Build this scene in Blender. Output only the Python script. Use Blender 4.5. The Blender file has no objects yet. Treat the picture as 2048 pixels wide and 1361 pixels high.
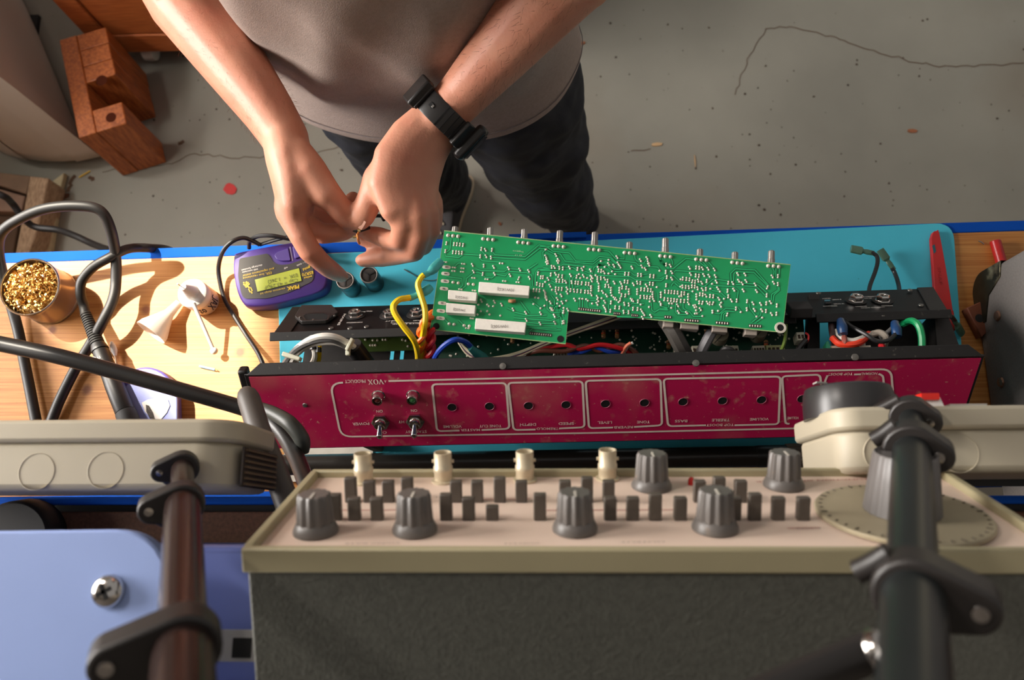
import bpy, bmesh, math, random
from mathutils import Vector, Matrix, Quaternion
random.seed(7)
sc = bpy.context.scene
V = Vector
# ------------------------------------------------------------------ camera, world, lights, exposure
FPX, ZC, ZB = 1593.0, 1.736, 0.9          # focal length in pixels, camera height, bench top height
CR = V((.9992, 0, -.0403)).normalized()
CU = V((.0091, .974, .2258)); CU = (CU - CR * CU.dot(CR)).normalized()
CF = -(CR.cross(CU))
CO = V((0, 0, ZC))
cam_d = bpy.data.cameras.new('camera'); cam = bpy.data.objects.new('camera', cam_d)
sc.collection.objects.link(cam); sc.camera = cam
m = Matrix((CR, CU, -CF)).transposed().to_4x4(); m.translation = CO
cam.matrix_world = m
cam_d.sensor_width = 36; cam_d.lens = FPX / 2048 * 36; cam_d.clip_start = .02
cam_d.dof.use_dof = True; cam_d.dof.focus_distance = .75; cam_d.dof.aperture_fstop = 8.5

w = bpy.data.worlds.new('world'); sc.world = w; w.use_nodes = True
bg = w.node_tree.nodes['Background']; bg.inputs[0].default_value = (1.0, .96, .92, 1); bg.inputs[1].default_value = .33

def lamp(name, kind, energy, color, loc=None, direction=None, **kw):
    l = bpy.data.lights.new(name, kind); l.energy = energy; l.color = color
    for k, v in kw.items(): setattr(l, k, v)
    o = bpy.data.objects.new(name, l); sc.collection.objects.link(o)
    if loc: o.location = loc
    if direction: o.rotation_euler = V(direction).to_track_quat('-Z', 'Y').to_euler()
    return o
SUN_DIR = V((.50, -.35, -.79))
lamp('sun', 'SUN', 12.5, (1.0, .90, .74), direction=SUN_DIR, angle=math.radians(.9))
lamp('window_daylight', 'AREA', 85.0, (1.0, .93, .86), loc=(-1.95, 1.14, 2.78), direction=(1, -.5, -1.1), shape='RECTANGLE', size=.42, size_y=.8)
lamp('low_left_fill', 'AREA', 84.0, (1.0, .95, .90), loc=(-1.95, .42, 1.62), direction=(1, 0, -.2), shape='RECTANGLE', size=1.2, size_y=.7)  # added fill from the low left, for shirt, hands and panel
sc.view_settings.view_transform = 'Standard'; sc.view_settings.look = 'None'
sc.view_settings.gamma = 1; sc.view_settings.use_curve_mapping = False
sc.view_settings.exposure = 0.0

# ------------------------------------------------------------------ placing helpers: a photo pixel at a known height is a point in the room
def ray(px, py): return (px - 1024) / FPX * CR - (py - 680.5) / FPX * CU + CF
def P(px, py, h=0.0):                     # h metres above the bench top
    d = ray(px, py); return CO + d * ((ZB + h - ZC) / d.z)
def PF(px, py, z=0.0): return P(px, py, z - ZB)      # z metres above the floor
def PT(px, py, t): return CO + ray(px, py) * t       # t metres along the view axis
def ppm(p): return FPX / (p - CO).dot(CF)            # pixels per metre at a point
class Plane:
    def __init__(s, o, x, n):
        s.o = V(o); s.n = V(n).normalized(); s.x = (V(x) - s.n * V(x).dot(s.n)).normalized(); s.y = s.n.cross(s.x)
    def at(s, u, v, wv=0): return s.o + s.x * u + s.y * v + s.n * wv
    def px(s, a, b, off=0.0):
        d = ray(a, b); o = s.o + s.n * off
        return CO + d * ((o - CO).dot(s.n) / d.dot(s.n))
UP = V((0, 0, 1))
BENCH = Plane((0, 0, ZB), (1, .019, 0), UP)
def Hp(h): return Plane((0, 0, ZB + h), (1, .019, 0), UP)

# ------------------------------------------------------------------ materials
def lin(c):
    def f(x):
        x /= 255.0
        return x / 12.92 if x <= .04045 else ((x + .055) / 1.055) ** 2.4
    return (f(c[0]), f(c[1]), f(c[2]), 1)
MATS = {}
def mat(name, col, rough=.5, metal=0.0, var=.12, scale=40.0, bump=0.0, bscale=200.0, stretch=None, col2=None, spec=None, trans=0.0, coat=0, lo=.3, hi=.7, detail=4):
    if name in MATS: return MATS[name]
    m = bpy.data.materials.new(name); m.use_nodes = True; nt = m.node_tree; N = nt.nodes; L = nt.links
    b = N['Principled BSDF']; b.inputs['Roughness'].default_value = rough; b.inputs['Metallic'].default_value = metal
    if spec is not None: b.inputs['Specular IOR Level'].default_value = spec
    if trans: b.inputs['Transmission Weight'].default_value = trans
    if coat: b.inputs['Coat Weight'].default_value = coat
    geo = N.new('ShaderNodeNewGeometry'); mp = N.new('ShaderNodeMapping'); L.new(geo.outputs['Position'], mp.inputs['Vector'])
    if stretch: mp.inputs['Scale'].default_value = stretch
    nz = N.new('ShaderNodeTexNoise'); nz.inputs['Scale'].default_value = scale; nz.inputs['Detail'].default_value = detail
    L.new(mp.outputs[0], nz.inputs['Vector'])
    rp = N.new('ShaderNodeValToRGB'); c = lin(col)
    if col2 is not None: c2 = lin(col2)
    else: c2 = tuple(x * (1 - var) for x in c[:3]) + (1,); c = tuple(min(1, x * (1 + var * .6)) for x in c[:3]) + (1,)
    rp.color_ramp.elements[0].color = c2; rp.color_ramp.elements[1].color = c
    rp.color_ramp.elements[0].position = lo; rp.color_ramp.elements[1].position = hi
    L.new(nz.outputs['Fac'], rp.inputs['Fac']); L.new(rp.outputs['Color'], b.inputs['Base Color'])
    if bump:
        n2 = N.new('ShaderNodeTexNoise'); n2.inputs['Scale'].default_value = bscale; n2.inputs['Detail'].default_value = 3
        L.new(mp.outputs[0], n2.inputs['Vector'])
        bp = N.new('ShaderNodeBump'); bp.inputs['Strength'].default_value = bump; bp.inputs['Distance'].default_value = .002
        L.new(n2.outputs['Fac'], bp.inputs['Height']); L.new(bp.outputs[0], b.inputs['Normal'])
    MATS[name] = m; return m
def over(m, col, scale, lo, hi, stretch=None, detail=6, amount=1.0):   # a second noise layer mixed over the base colour: dust, wear, stains
    nt = m.node_tree; N = nt.nodes; L = nt.links; b = N['Principled BSDF']
    src = b.inputs['Base Color'].links[0].from_socket
    geo = N.new('ShaderNodeNewGeometry'); mp = N.new('ShaderNodeMapping'); L.new(geo.outputs['Position'], mp.inputs['Vector'])
    if stretch: mp.inputs['Scale'].default_value = stretch
    nz = N.new('ShaderNodeTexNoise'); nz.inputs['Scale'].default_value = scale; nz.inputs['Detail'].default_value = detail; L.new(mp.outputs[0], nz.inputs['Vector'])
    mr = N.new('ShaderNodeMapRange'); mr.inputs[1].default_value = lo; mr.inputs[2].default_value = hi; mr.inputs[4].default_value = amount
    L.new(nz.outputs['Fac'], mr.inputs[0])
    mx = N.new('ShaderNodeMixRGB'); mx.inputs[2].default_value = lin(col); L.new(mr.outputs[0], mx.inputs[0]); L.new(src, mx.inputs[1]); L.new(mx.outputs[0], b.inputs['Base Color'])
    return m
def knots(m, pts, col, r=.006, sq=(1, 1, 1)):      # knots of a board, each at its own place in the wood
    nt = m.node_tree; N = nt.nodes; L = nt.links; b = N['Principled BSDF']
    for p, rr in pts:
        src = b.inputs['Base Color'].links[0].from_socket
        geo = N.new('ShaderNodeNewGeometry'); sb = N.new('ShaderNodeVectorMath'); sb.operation = 'SUBTRACT'; sb.inputs[1].default_value = p
        L.new(geo.outputs['Position'], sb.inputs[0])
        ml = N.new('ShaderNodeVectorMath'); ml.operation = 'MULTIPLY'; ml.inputs[1].default_value = sq; L.new(sb.outputs[0], ml.inputs[0])
        ln = N.new('ShaderNodeVectorMath'); ln.operation = 'LENGTH'; L.new(ml.outputs[0], ln.inputs[0])
        mr = N.new('ShaderNodeMapRange'); mr.inputs[1].default_value = rr * .5; mr.inputs[2].default_value = rr * 1.3; mr.inputs[3].default_value = .85; mr.inputs[4].default_value = 0
        L.new(ln.outputs['Value'], mr.inputs[0])
        mx = N.new('ShaderNodeMixRGB'); mx.inputs[2].default_value = lin(col); L.new(mr.outputs[0], mx.inputs[0]); L.new(src, mx.inputs[1]); L.new(mx.outputs[0], b.inputs['Base Color'])
    return m

# ------------------------------------------------------------------ mesh helpers
def catmull(pts, n=8):
    pts = [V(p) for p in pts]
    if len(pts) < 3: return pts
    q = [pts[0] * 2 - pts[1]] + pts + [pts[-1] * 2 - pts[-2]]; out = []
    for i in range(1, len(q) - 2):
        a, b, c, d = q[i - 1], q[i], q[i + 1], q[i + 2]
        for k in range(n):
            t = k / n
            out.append(.5 * ((2 * b) + (c - a) * t + (2 * a - 5 * b + 4 * c - d) * t * t + (3 * b - a - 3 * c + d) * t ** 3))
    out.append(pts[-1]); return out
def perp(a):
    a = a.normalized(); b = V((0, 0, 1)) if abs(a.z) < .9 else V((1, 0, 0)); x = a.cross(b).normalized(); return x, a.cross(x).normalized()
class MB:
    def __init__(s): s.v = []; s.f = []
    def add(s, vs, fs):
        k = len(s.v); s.v += [tuple(x) for x in vs]; s.f += [tuple(i + k for i in f) for f in fs]
    def box(s, c, dims, ax=None, taper=1.0):
        c = V(c); X, Y, Z = ax if ax else (V((1, 0, 0)), V((0, 1, 0)), V((0, 0, 1)))
        hx, hy, hz = [d / 2 for d in dims]; vs = []
        for sz in (-1, 1):
            t = taper if sz > 0 else 1
            for sx, sy in ((-1, -1), (1, -1), (1, 1), (-1, 1)): vs.append(c + X * hx * sx * t + Y * hy * sy * t + Z * hz * sz)
        s.add(vs, [(3, 2, 1, 0), (4, 5, 6, 7), (0, 1, 5, 4), (1, 2, 6, 5), (2, 3, 7, 6), (3, 0, 4, 7)]); return s
    def prism(s, poly, vec):
        n = len(poly); vec = V(vec); a = [V(p) for p in poly]; b = [p + vec for p in a]
        nrm = V((0, 0, 0))
        for i in range(n): nrm += a[i].cross(a[(i + 1) % n])
        fs = [tuple(range(n))[::-1], tuple(range(n, 2 * n))] + [(i, (i + 1) % n, n + (i + 1) % n, n + i) for i in range(n)]
        if nrm.dot(vec) < 0: fs = [f[::-1] for f in fs]
        s.add(a + b, fs); return s
    def lathe(s, o, axis, prof, seg=24, sx=None, star=0.0, nstar=0, ring=False):
        o = V(o); a = V(axis).normalized(); X, Y = perp(a)
        if sx is not None: X = (V(sx) - a * V(sx).dot(a)).normalized(); Y = a.cross(X)
        vs = []; n = len(prof)
        for r, z in prof:
            for k in range(seg):
                th = 2 * math.pi * k / seg; rr = r * (1 + star * math.cos(nstar * th)) if nstar else r
                vs.append(o + a * z + (X * math.cos(th) + Y * math.sin(th)) * rr)
        fs = []
        for i in range(n - 1):
            for k in range(seg):
                k2 = (k + 1) % seg; fs.append((i * seg + k, i * seg + k2, (i + 1) * seg + k2, (i + 1) * seg + k))
        if ring: fs += [((n - 1) * seg + k, (n - 1) * seg + (k + 1) % seg, (k + 1) % seg, k) for k in range(seg)]; s.add(vs, fs); return s
        if prof[0][0] > 1e-6: fs.append(tuple(range(seg))[::-1])
        if prof[-1][0] > 1e-6: fs.append(tuple((n - 1) * seg + k for k in range(seg)))
        s.add(vs, fs); return s
    def cyl(s, a, b, r, r2=None, seg=20):
        a, b = V(a), V(b); L = (b - a).length; return s.lathe(a, b - a, [(r, 0), (r if r2 is None else r2, L)], seg)
    def tube(s, pts, r, seg=10, smooth=8, radii=None, flat=None, side=None):
        p = catmull(pts, smooth) if smooth else [V(q) for q in pts]; n = len(p)
        if radii: rr = [radii[0] + 0 for _ in p]; rr = [radii[min(len(radii) - 1, int(i / (n - 1) * (len(radii) - 1)))] * (1 - ((i / (n - 1) * (len(radii) - 1)) % 1)) + radii[min(len(radii) - 1, int(i / (n - 1) * (len(radii) - 1)) + 1)] * ((i / (n - 1) * (len(radii) - 1)) % 1) for i in range(n)]
        else: rr = [r] * n
        t0 = (p[1] - p[0]).normalized(); X, _ = perp(t0)
        if side is not None: X = V(side)
        vs = []
        for i in range(n):
            t = (p[min(i + 1, n - 1)] - p[max(i - 1, 0)]).normalized()
            X = (X - t * X.dot(t)).normalized(); Y = t.cross(X)
            for k in range(seg):
                th = 2 * math.pi * k / seg; vs.append(p[i] + (X * math.cos(th) + Y * math.sin(th) * (flat or 1)) * rr[i])
        fs = [(i * seg + k, i * seg + (k + 1) % seg, (i + 1) * seg + (k + 1) % seg, (i + 1) * seg + k) for i in range(n - 1) for k in range(seg)]
        fs += [tuple(range(seg))[::-1], tuple((n - 1) * seg + k for k in range(seg))]
        s.add(vs, fs); return s
    def limb(s, pts, ra, rb=None, side=None, seg=16, cap=4):      # a closed round-ended body segment; ra, rb: radii across / along the second axis at each point
        p = [V(q) for q in pts]; rb = rb or ra; n = len(p); rings = []
        t0 = (p[1] - p[0]).normalized(); X = V(side) if side is not None else perp(t0)[0]
        def ring(c, t, a, b):
            nonlocal X
            X = (X - t * X.dot(t)).normalized(); Y = t.cross(X)
            rings.append([c + X * math.cos(2 * math.pi * k / seg) * a + Y * math.sin(2 * math.pi * k / seg) * b for k in range(seg)])
        for j in range(cap):
            q = math.pi / 2 * (1 - (j + .3) / cap); e = min(ra[0], rb[0]); ring(p[0] - t0 * e * math.sin(q), t0, ra[0] * math.cos(q), rb[0] * math.cos(q))
        for i in range(n):
            t = (p[min(i + 1, n - 1)] - p[max(i - 1, 0)]).normalized(); ring(p[i], t, ra[i], rb[i])
        t1 = (p[-1] - p[-2]).normalized()
        for j in range(cap):
            q = math.pi / 2 * (j + .7) / cap; e = min(ra[-1], rb[-1]); ring(p[-1] + t1 * e * math.sin(q), t1, ra[-1] * math.cos(q), rb[-1] * math.cos(q))
        vs = [v for r in rings for v in r]; m = len(rings)
        fs = [(i * seg + k, i * seg + (k + 1) % seg, (i + 1) * seg + (k + 1) % seg, (i + 1) * seg + k) for i in range(m - 1) for k in range(seg)]
        fs += [tuple(range(seg))[::-1], tuple((m - 1) * seg + k for k in range(seg))]
        s.add(vs, fs); return s
    def ribbon(s, pts, n, wd, closed=False, th=.00025):
        p = [V(q) for q in pts]; n = V(n); m = len(p); vs = []
        for i in range(m):
            a = p[i - 1] if (closed or i) else p[i]; b = p[(i + 1) % m] if (closed or i < m - 1) else p[i]
            t = (b - a).normalized(); q = n.cross(t).normalized(); vs += [p[i] + q * wd / 2 + n * th, p[i] - q * wd / 2 + n * th]
        fs = [(2 * i, 2 * i + 1, 2 * ((i + 1) % m) + 1, 2 * ((i + 1) % m)) for i in range(m if closed else m - 1)]
        s.add(vs, [f for f in fs]); return s
    def blob(s, c, n, r, h, seg=8, el=1.0, ed=None):
        c = V(c); n = V(n).normalized(); X, Y = perp(n)
        if ed is not None: X = (V(ed) - n * V(ed).dot(n)).normalized(); Y = n.cross(X)
        vs = []
        for rr, z in ((1, 0), (.8, .6), (.35, .95)):
            for k in range(seg):
                th = 2 * math.pi * k / seg; vs.append(c + (X * math.cos(th) * el + Y * math.sin(th)) * r * rr + n * h * z)
        fs = [(i * seg + k, i * seg + (k + 1) % seg, (i + 1) * seg + (k + 1) % seg, (i + 1) * seg + k) for i in range(2) for k in range(seg)] + [tuple(2 * seg + k for k in range(seg))]
        s.add(vs, fs); return s
    def ball(s, c, r, seg=12, sc3=(1, 1, 1)):
        c = V(c); vs = []; n = seg // 2
        for i in range(1, n):
            ph = math.pi * i / n
            for k in range(seg):
                th = 2 * math.pi * k / seg; vs.append(c + V((math.sin(ph) * math.cos(th) * sc3[0], math.sin(ph) * math.sin(th) * sc3[1], math.cos(ph) * sc3[2])) * r)
        b = len(vs); vs += [c + V((0, 0, r * sc3[2])), c - V((0, 0, r * sc3[2]))]
        fs = [(i * seg + k, (i + 1) * seg + k, (i + 1) * seg + (k + 1) % seg, i * seg + (k + 1) % seg) for i in range(n - 2) for k in range(seg)]
        fs += [(b, k, (k + 1) % seg) for k in range(seg)] + [(b + 1, (n - 2) * seg + (k + 1) % seg, (n - 2) * seg + k) for k in range(seg)]
        s.add(vs, fs); return s
    def build(s, name, m, parent=None, smooth=True, bevel=0.0, seg=2, ang=38):
        me = bpy.data.meshes.new(name); me.from_pydata(s.v, [], s.f); me.materials.append(m)
        if smooth:
            me.polygons.foreach_set('use_smooth', [True] * len(me.polygons)); me.set_sharp_from_angle(angle=math.radians(ang))
        o = bpy.data.objects.new(name, me); sc.collection.objects.link(o)
        if bevel:
            md = o.modifiers.new('bevel', 'BEVEL'); md.width = bevel; md.segments = seg; md.limit_method = 'ANGLE'; md.angle_limit = math.radians(40); md.harden_normals = False
        setp(o, parent); return o
def setp(o, parent):
    if parent is not None:
        o.parent = parent; bpy.context.view_layer.update() if False else None
        o.matrix_parent_inverse = wm(parent).inverted()
def wm(o):
    m = Matrix.Translation(o.location) if o.type == 'EMPTY' else Matrix.Identity(4)
    return m
def thing(name, loc, label, cat, group=None):
    o = bpy.data.objects.new(name, None); o.empty_display_size = .02; sc.collection.objects.link(o); o.location = loc
    return tag(o, label, cat, group)
def tag(o, label, cat=None, group=None, kind=None):
    if label: o['label'] = label
    if cat: o['category'] = cat
    if group: o['group'] = group
    if kind: o['kind'] = kind
    return o
def rrect(w_, h_, r, n=5):          # rounded rectangle outline, centred
    out = []
    for cx, cy, a0 in ((w_ / 2 - r, h_ / 2 - r, 0), (-w_ / 2 + r, h_ / 2 - r, 90), (-w_ / 2 + r, -h_ / 2 + r, 180), (w_ / 2 - r, -h_ / 2 + r, 270)):
        for k in range(n + 1):
            a = math.radians(a0 + 90 * k / n); out.append((cx + r * math.cos(a), cy + r * math.sin(a)))
    return out
def round_poly(pts, r, n=5):        # round the corners of a 2D or 3D polygon
    pts = [V(p) for p in pts]; out = []; m = len(pts)
    rs = r if isinstance(r, (list, tuple)) else [r] * m
    for i in range(m):
        a, b, c = pts[i - 1], pts[i], pts[(i + 1) % m]; rr = rs[i]
        if rr <= 0: out.append(b); continue
        p = b + (a - b).normalized() * rr; q = b + (c - b).normalized() * rr
        for k in range(n + 1):
            t = k / n; out.append(p * (1 - t) ** 2 + b * 2 * t * (1 - t) + q * t * t)
    return out
def text(s_, pl, a, b, hpx, m, parent, name='lettering', off=.0004, bold=0.0, hm=None):
    """flat lettering on plane pl, baseline from pixel a to pixel b, cap height hpx pixels"""
    cu = bpy.data.curves.new(name, 'FONT'); cu.body = s_; cu.resolution_u = 2; cu.offset = bold
    t = bpy.data.objects.new(name, cu); me = bpy.data.meshes.new_from_object(t); bpy.data.objects.remove(t); bpy.data.curves.remove(cu)
    A = pl.px(a[0], a[1], off); B = pl.px(b[0], b[1], off); x = (B - A); wd = x.length; x.normalize(); y = pl.n.cross(x)
    xs = [v.co.x for v in me.vertices]
    if not xs: return None
    x0, x1 = min(xs), max(xs); sx = wd / (x1 - x0); sy = (hm or hpx / ppm(A)) / .7
    for v in me.vertices: v.co = A + x * ((v.co.x - x0) * sx) + y * (v.co.y * sy)
    me.materials.clear(); me.materials.append(m)
    o = bpy.data.objects.new(name, me); sc.collection.objects.link(o); setp(o, parent); return o
# ------------------------------------------------------------------ the setting
concrete = mat('painted_concrete', (137, 134, 123), .55, var=.14, scale=3.5, bump=.12, bscale=260, detail=8)
over(concrete, (110, 92, 70), 1.6, .52, .75, amount=.55); over(concrete, (70, 58, 45), 90, .70, .78, amount=.7)
fl = MB(); fl.box((0, .6, -.05), (5.2, 4.4, .1)); floor = tag(fl.build('floor', concrete), 'grey green painted concrete floor with hairline cracks', kind='structure')
crackm = mat('crack_dirt', (84, 62, 44), .9); stainm = mat('rust_stain', (98, 62, 42), .9, scale=300)
def crack(pts, wd):
    q = [PF(*p, .0006) for p in pts]; out = []
    for a, b in zip(q, q[1:]):
        n_ = max(2, int((b - a).length / .012))
        for k in range(n_): out.append(a.lerp(b, k / n_) + V((random.uniform(-1, 1), random.uniform(-1, 1), 0)) * .0035)
    out.append(q[-1]); MB().ribbon(out, UP, wd).build('crack', crackm, floor, smooth=False)
crack([(345, 326), (372, 312), (392, 307), (430, 312), (470, 316), (520, 314), (560, 306), (620, 312), (655, 300), (690, 290)], .0022)
crack([(345, 328), (300, 336), (230, 340), (205, 345)], .002)
crack([(1530, 60), (1580, 52), (1640, 68), (1700, 84), (1760, 106), (1820, 122), (1890, 134), (1960, 132), (2048, 126)], .0024)
crack([(1530, 60), (1500, 110), (1480, 160), (1470, 190)], .0018)
crack([(1300, 296), (1280, 303), (1262, 302)], .0022)
for pts in ([(148, 352), (142, 365), (138, 378), (136, 384)], [(176, 352), (188, 358), (186, 362)], [(358, 290), (368, 282)], [(118, 392), (126, 388), (122, 396)]):
    crack(pts, .009)
def chip(px, py, l, wd, ang, m_, name, label, th=.003):
    c = PF(px, py, th / 2); x = V((math.cos(ang), math.sin(ang), 0)); y = V((-x.y, x.x, 0))
    b = MB(); b.prism([c + x * l / 2 * a + y * wd / 2 * d - UP * th / 2 for a, d in ((-1, -.5), (-.3, -1), (.8, -.7), (1, .4), (.1, 1), (-.9, .6))], UP * th)
    return tag(b.build(name, m_), label, name.replace('_', ' ').split(' ')[-1])
chipm = mat('raw_wood_chip', (196, 160, 118), .8)
chip(1314, 289, .026, .009, .05, chipm, 'wood_chip', 'pale wood chip lying on floor right of the jeans')
chip(1166, 86, .012, .008, .2, mat('dark_chip', (150, 92, 60), .8), 'wood_chip', 'small reddish wood chip on floor beside shirt')
chip(1000, 448, .010, .006, -.8, mat('dark_chip', (150, 92, 60), .8), 'wood_chip', 'small brown wood chip on floor between the feet')
chip(1390, 322, .03, .0022, 1.6, chipm, 'splinter', 'thin straw coloured splinter lying on open floor')
chip(1825, 262, .022, .010, -.1, mat('dark_chip', (150, 92, 60), .8), 'wood_chip', 'flat brown wood chip on floor at right')
chip(127, 394, .03, .014, .4, stainm, 'wood_chip', 'rust brown flake on floor beside pale weathered board')
specks = MB(); random.seed(3)
for _ in range(240):
    px, py = random.uniform(150, 2048), random.uniform(0, 480); c = PF(px, py, .0004); r = random.choice((.0012, .0016, .002, .003))
    specks.prism([c + V((math.cos(a) * r * random.uniform(.6, 1.3), math.sin(a) * r * random.uniform(.6, 1.3), 0)) for a in (0, 1.3, 2.5, 3.8, 5.1)], UP * .0008)
tag(specks.build('floor_grit', mat('grit', (74, 60, 48), .9, var=.5, scale=30), smooth=False), 'scattered dark grit on the concrete floor', 'grit', kind='stuff')
# unseen left wall added to mask the sun down to a patch on the bench
wallm = mat('plaster', (214, 206, 194), .8, scale=6); white = mat('white_paint', (230, 228, 222), .45)
WX, y0, y1, z0, z1 = -1.66, 1.06, 1.32, 2.45, 3.13
wl = MB(); W2 = (-.2, 1.04, 1.22, 1.95)                # added lower opening, placed for fill light without direct sun
def wpiece(ya, yb, za, zb): wl.box((WX, (ya + yb) / 2, (za + zb) / 2), (.12, yb - ya, zb - za))
y0 = .955; WT = 5.0
wpiece(-1.6, W2[0], 0, WT); wpiece(W2[0], W2[1], 0, W2[2]); wpiece(W2[0], y0, W2[3], WT); wpiece(y0, W2[1], W2[3], z0); wpiece(W2[1], y1, 0, z0); wpiece(y0, y1, z1, WT); wpiece(y1, 5.5, 0, WT)
wall = tag(wl.build('sun_mask_wall', wallm, smooth=False), 'unseen pale plaster wall with two openings, added to mask the sun', kind='structure')
tag(MB().box((.2, -.70, 1.5), (4.0, .1, 3)).build('light_block_wall', mat('block_wall_plaster', (84, 78, 72), .85, scale=5), smooth=False), 'unseen dark plaster wall added behind the bench to block ambient light', kind='structure')  # unseen wall added to keep ambient light off the panel side
t = .012
for nm, (ya, yb, za, zb), lb in (('sun_patch_window', (y0, y1, z0, z1), 'tall white framed window high in the unseen left wall, shaped for the sun patch'), ('fill_opening', W2, 'low wide white framed opening added in the left wall for fill light')):  # unseen frames; openings shaped for the sun patch and the fill light
    win = MB()
    for c, d in (((WX, ya + t / 2, (za + zb) / 2), (.06, t, zb - za)), ((WX, yb - t / 2, (za + zb) / 2), (.06, t, zb - za)), ((WX, (ya + yb) / 2, za + t / 2), (.06, yb - ya, t)), ((WX, (ya + yb) / 2, zb - t / 2), (.06, yb - ya, t))): win.box(c, d)
    tag(win.build(nm, white, smooth=False), lb, kind='structure')

# ------------------------------------------------------------------ big things on the floor, top left
def pine(name, col, dark, stretch, rough=.45):
    return mat(name, col, rough, scale=6, stretch=stretch, col2=dark, detail=6, lo=.34, hi=.66, bump=.05, bscale=30)
chestm = pine('orange_pine', (196, 112, 58), (158, 80, 38), (3, 50, 50))
chest = thing('pine_chest', PF(300, 100, 0), 'orange pine chest of drawers standing at top left behind the arm', 'chest')
cY = PF(300, 104, .06).y; cx0 = PF(150, 70, .2).x - .02; cx1 = cx0 + .95
def cb(name, xa, xb, ya, yb, za, zb, m_=chestm, par=chest, bv=.002):
    return MB().box(((xa + xb) / 2, (ya + yb) / 2, (za + zb) / 2), (xb - xa, yb - ya, zb - za)).build(name, m_, par, bevel=bv)
cb('carcass', cx0 + .004, cx1 - .004, cY + .024, cY + .42, .065, .80)
cb('side_stile', cx0, cx0 + .05, cY - .002, cY + .022, .06, .80); cb('side_stile', cx1 - .05, cx1, cY - .002, cY + .022, .06, .80)
cb('plinth_rail', cx0 + .05, cx1 - .05, cY, cY + .02, .06, .125)
for k in range(3):
    za = .13 + k * .22; d = cb('drawer_front', cx0 + .053, cx1 - .053, cY + .003, cY + .022, za, za + .212)
    kx = PF(290, 25, .3).x + .02; MB().lathe((kx if k == 0 else (cx0 + cx1) / 2, cY + .004, za + .11), (0, -1, 0), [(.007, 0), (.007, .01), (.016, .014), (.018, .022), (.012, .028), (0.0, .03)], 16).build('knob', chestm, d)
castm = mat('white_castor', (205, 198, 186), .4)
for px in (298, 560):
    c = PF(px, 112, .03); c.y = cY + .028
    k = MB().lathe(c + V((-.016, 0, .0)), (1, 0, 0), [(.018, 0), (.027, .003), (.029, .016), (.027, .029), (.018, .032)], 20).build('castor', castm, chest)
    MB().box(c + V((0, 0, .03)), (.012, .02, .028)).build('castor_fork', mat('zinc', (150, 148, 145), .35, metal=.8), k)
# C-shaped pine block
blockm = pine('block_pine', (190, 108, 54), (146, 76, 36), (30, 30, 5))
hz = .18
def cpt(px, py, top=True): return PF(px, py, hz if top else 0)
T = {k: PF(x, y, hz) for k, (x, y) in dict(a=(118, 80), b=(212, 58), c=(238, 165), d=(177, 183), e=(185, 232), f=(252, 219), g=(257, 250), h=(157, 276)).items()}
shift = PF(247, 354, 0) - PF(157, 276, hz); shift = V((shift.x * .85, shift.y * .85, -hz + .001))
blk = thing('pine_block', PF(240, 330, 0), 'C-shaped orange pine block standing on floor below the chest', 'wood block')
ax_ = (T['h'] - T['a']).normalized(); side_ = (T['b'] - T['a']); side_ = (side_ - ax_ * side_.dot(ax_)).normalized()
Lb = (T['h'] - T['a']).length; wa = .040; wb = (T['b'] - T['a']).length
def slab(name, u0, u1, v0, v1):
    o = T['a']; return MB().prism([o + ax_ * u + side_ * v_ for u, v_ in ((u0, v0), (u1, v0), (u1, v1), (u0, v1))], shift).build(name, blockm, blk, bevel=.0025)
slab('back_board', 0, Lb, 0, wa); s1 = Lb * .50
slab('upper_board', .001, s1 * .34, wa + .0006, wb); slab('upper_board', s1 * .34 + .001, s1 * .67, wa + .0006, wb - .001); slab('upper_board', s1 * .67 + .001, s1, wa + .0006, wb)
slab('lower_board', Lb * .78, Lb - .001, wa + .0006, wb)
knotm = mat('knot_wood', (74, 34, 20), .95, spec=.1)
for par, px, py, r in (('upper', 203, 161, .013), ('lower', 222, 235, .012)):
    p = PF(px, py, hz + .0003); MB().lathe(p, UP, [(r, 0), (r * .6, .0004), (0, .0005)], 14).build('knot', knotm, blk)
# smooth pale casing at the left edge
casem = mat('pale_enamel', (206, 192, 178), .35, scale=2, var=.08)
cs = MB(); prof = []
ca = [PF(195, 335, 0), PF(120, 352, 0), PF(0, 318, 0), PF(-70, 250, 0), PF(-50, -250, 0), PF(-60, -200, 0), PF(60, 10, 0)]
ctr = sum(ca, V()) / len(ca)
base = round_poly(ca, [.03, .12, .1, .05, .05, .08, .1], 5); n_ = len(base)
for z, s_ in ((.012, .93), (.03, .985), (.07, 1.0), (.30, .97), (.44, .93), (.52, .86), (.56, .74), (.575, .5)):
    cs.v += [tuple(ctr + (p - ctr) * s_ + V((-.10 * (z / .575) ** 1.5, .05 * (z / .575), z))) for p in base]
for i in range(7): cs.f += [(i * n_ + k, i * n_ + (k + 1) % n_, (i + 1) * n_ + (k + 1) % n_, (i + 1) * n_ + k) for k in range(n_)]
cs.f += [tuple(range(n_))[::-1], tuple(7 * n_ + k for k in range(n_))]
csr = thing('appliance_casing', ctr, 'smooth pale grey rounded casing at left edge behind pine block', 'casing')
cs.build('shell', casem, csr, ang=60); MB().box(ctr + V((0, 0, .006)), (.12, .2, .012)).build('base', mat('black_rubber', (28, 26, 25), .7), csr)
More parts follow.
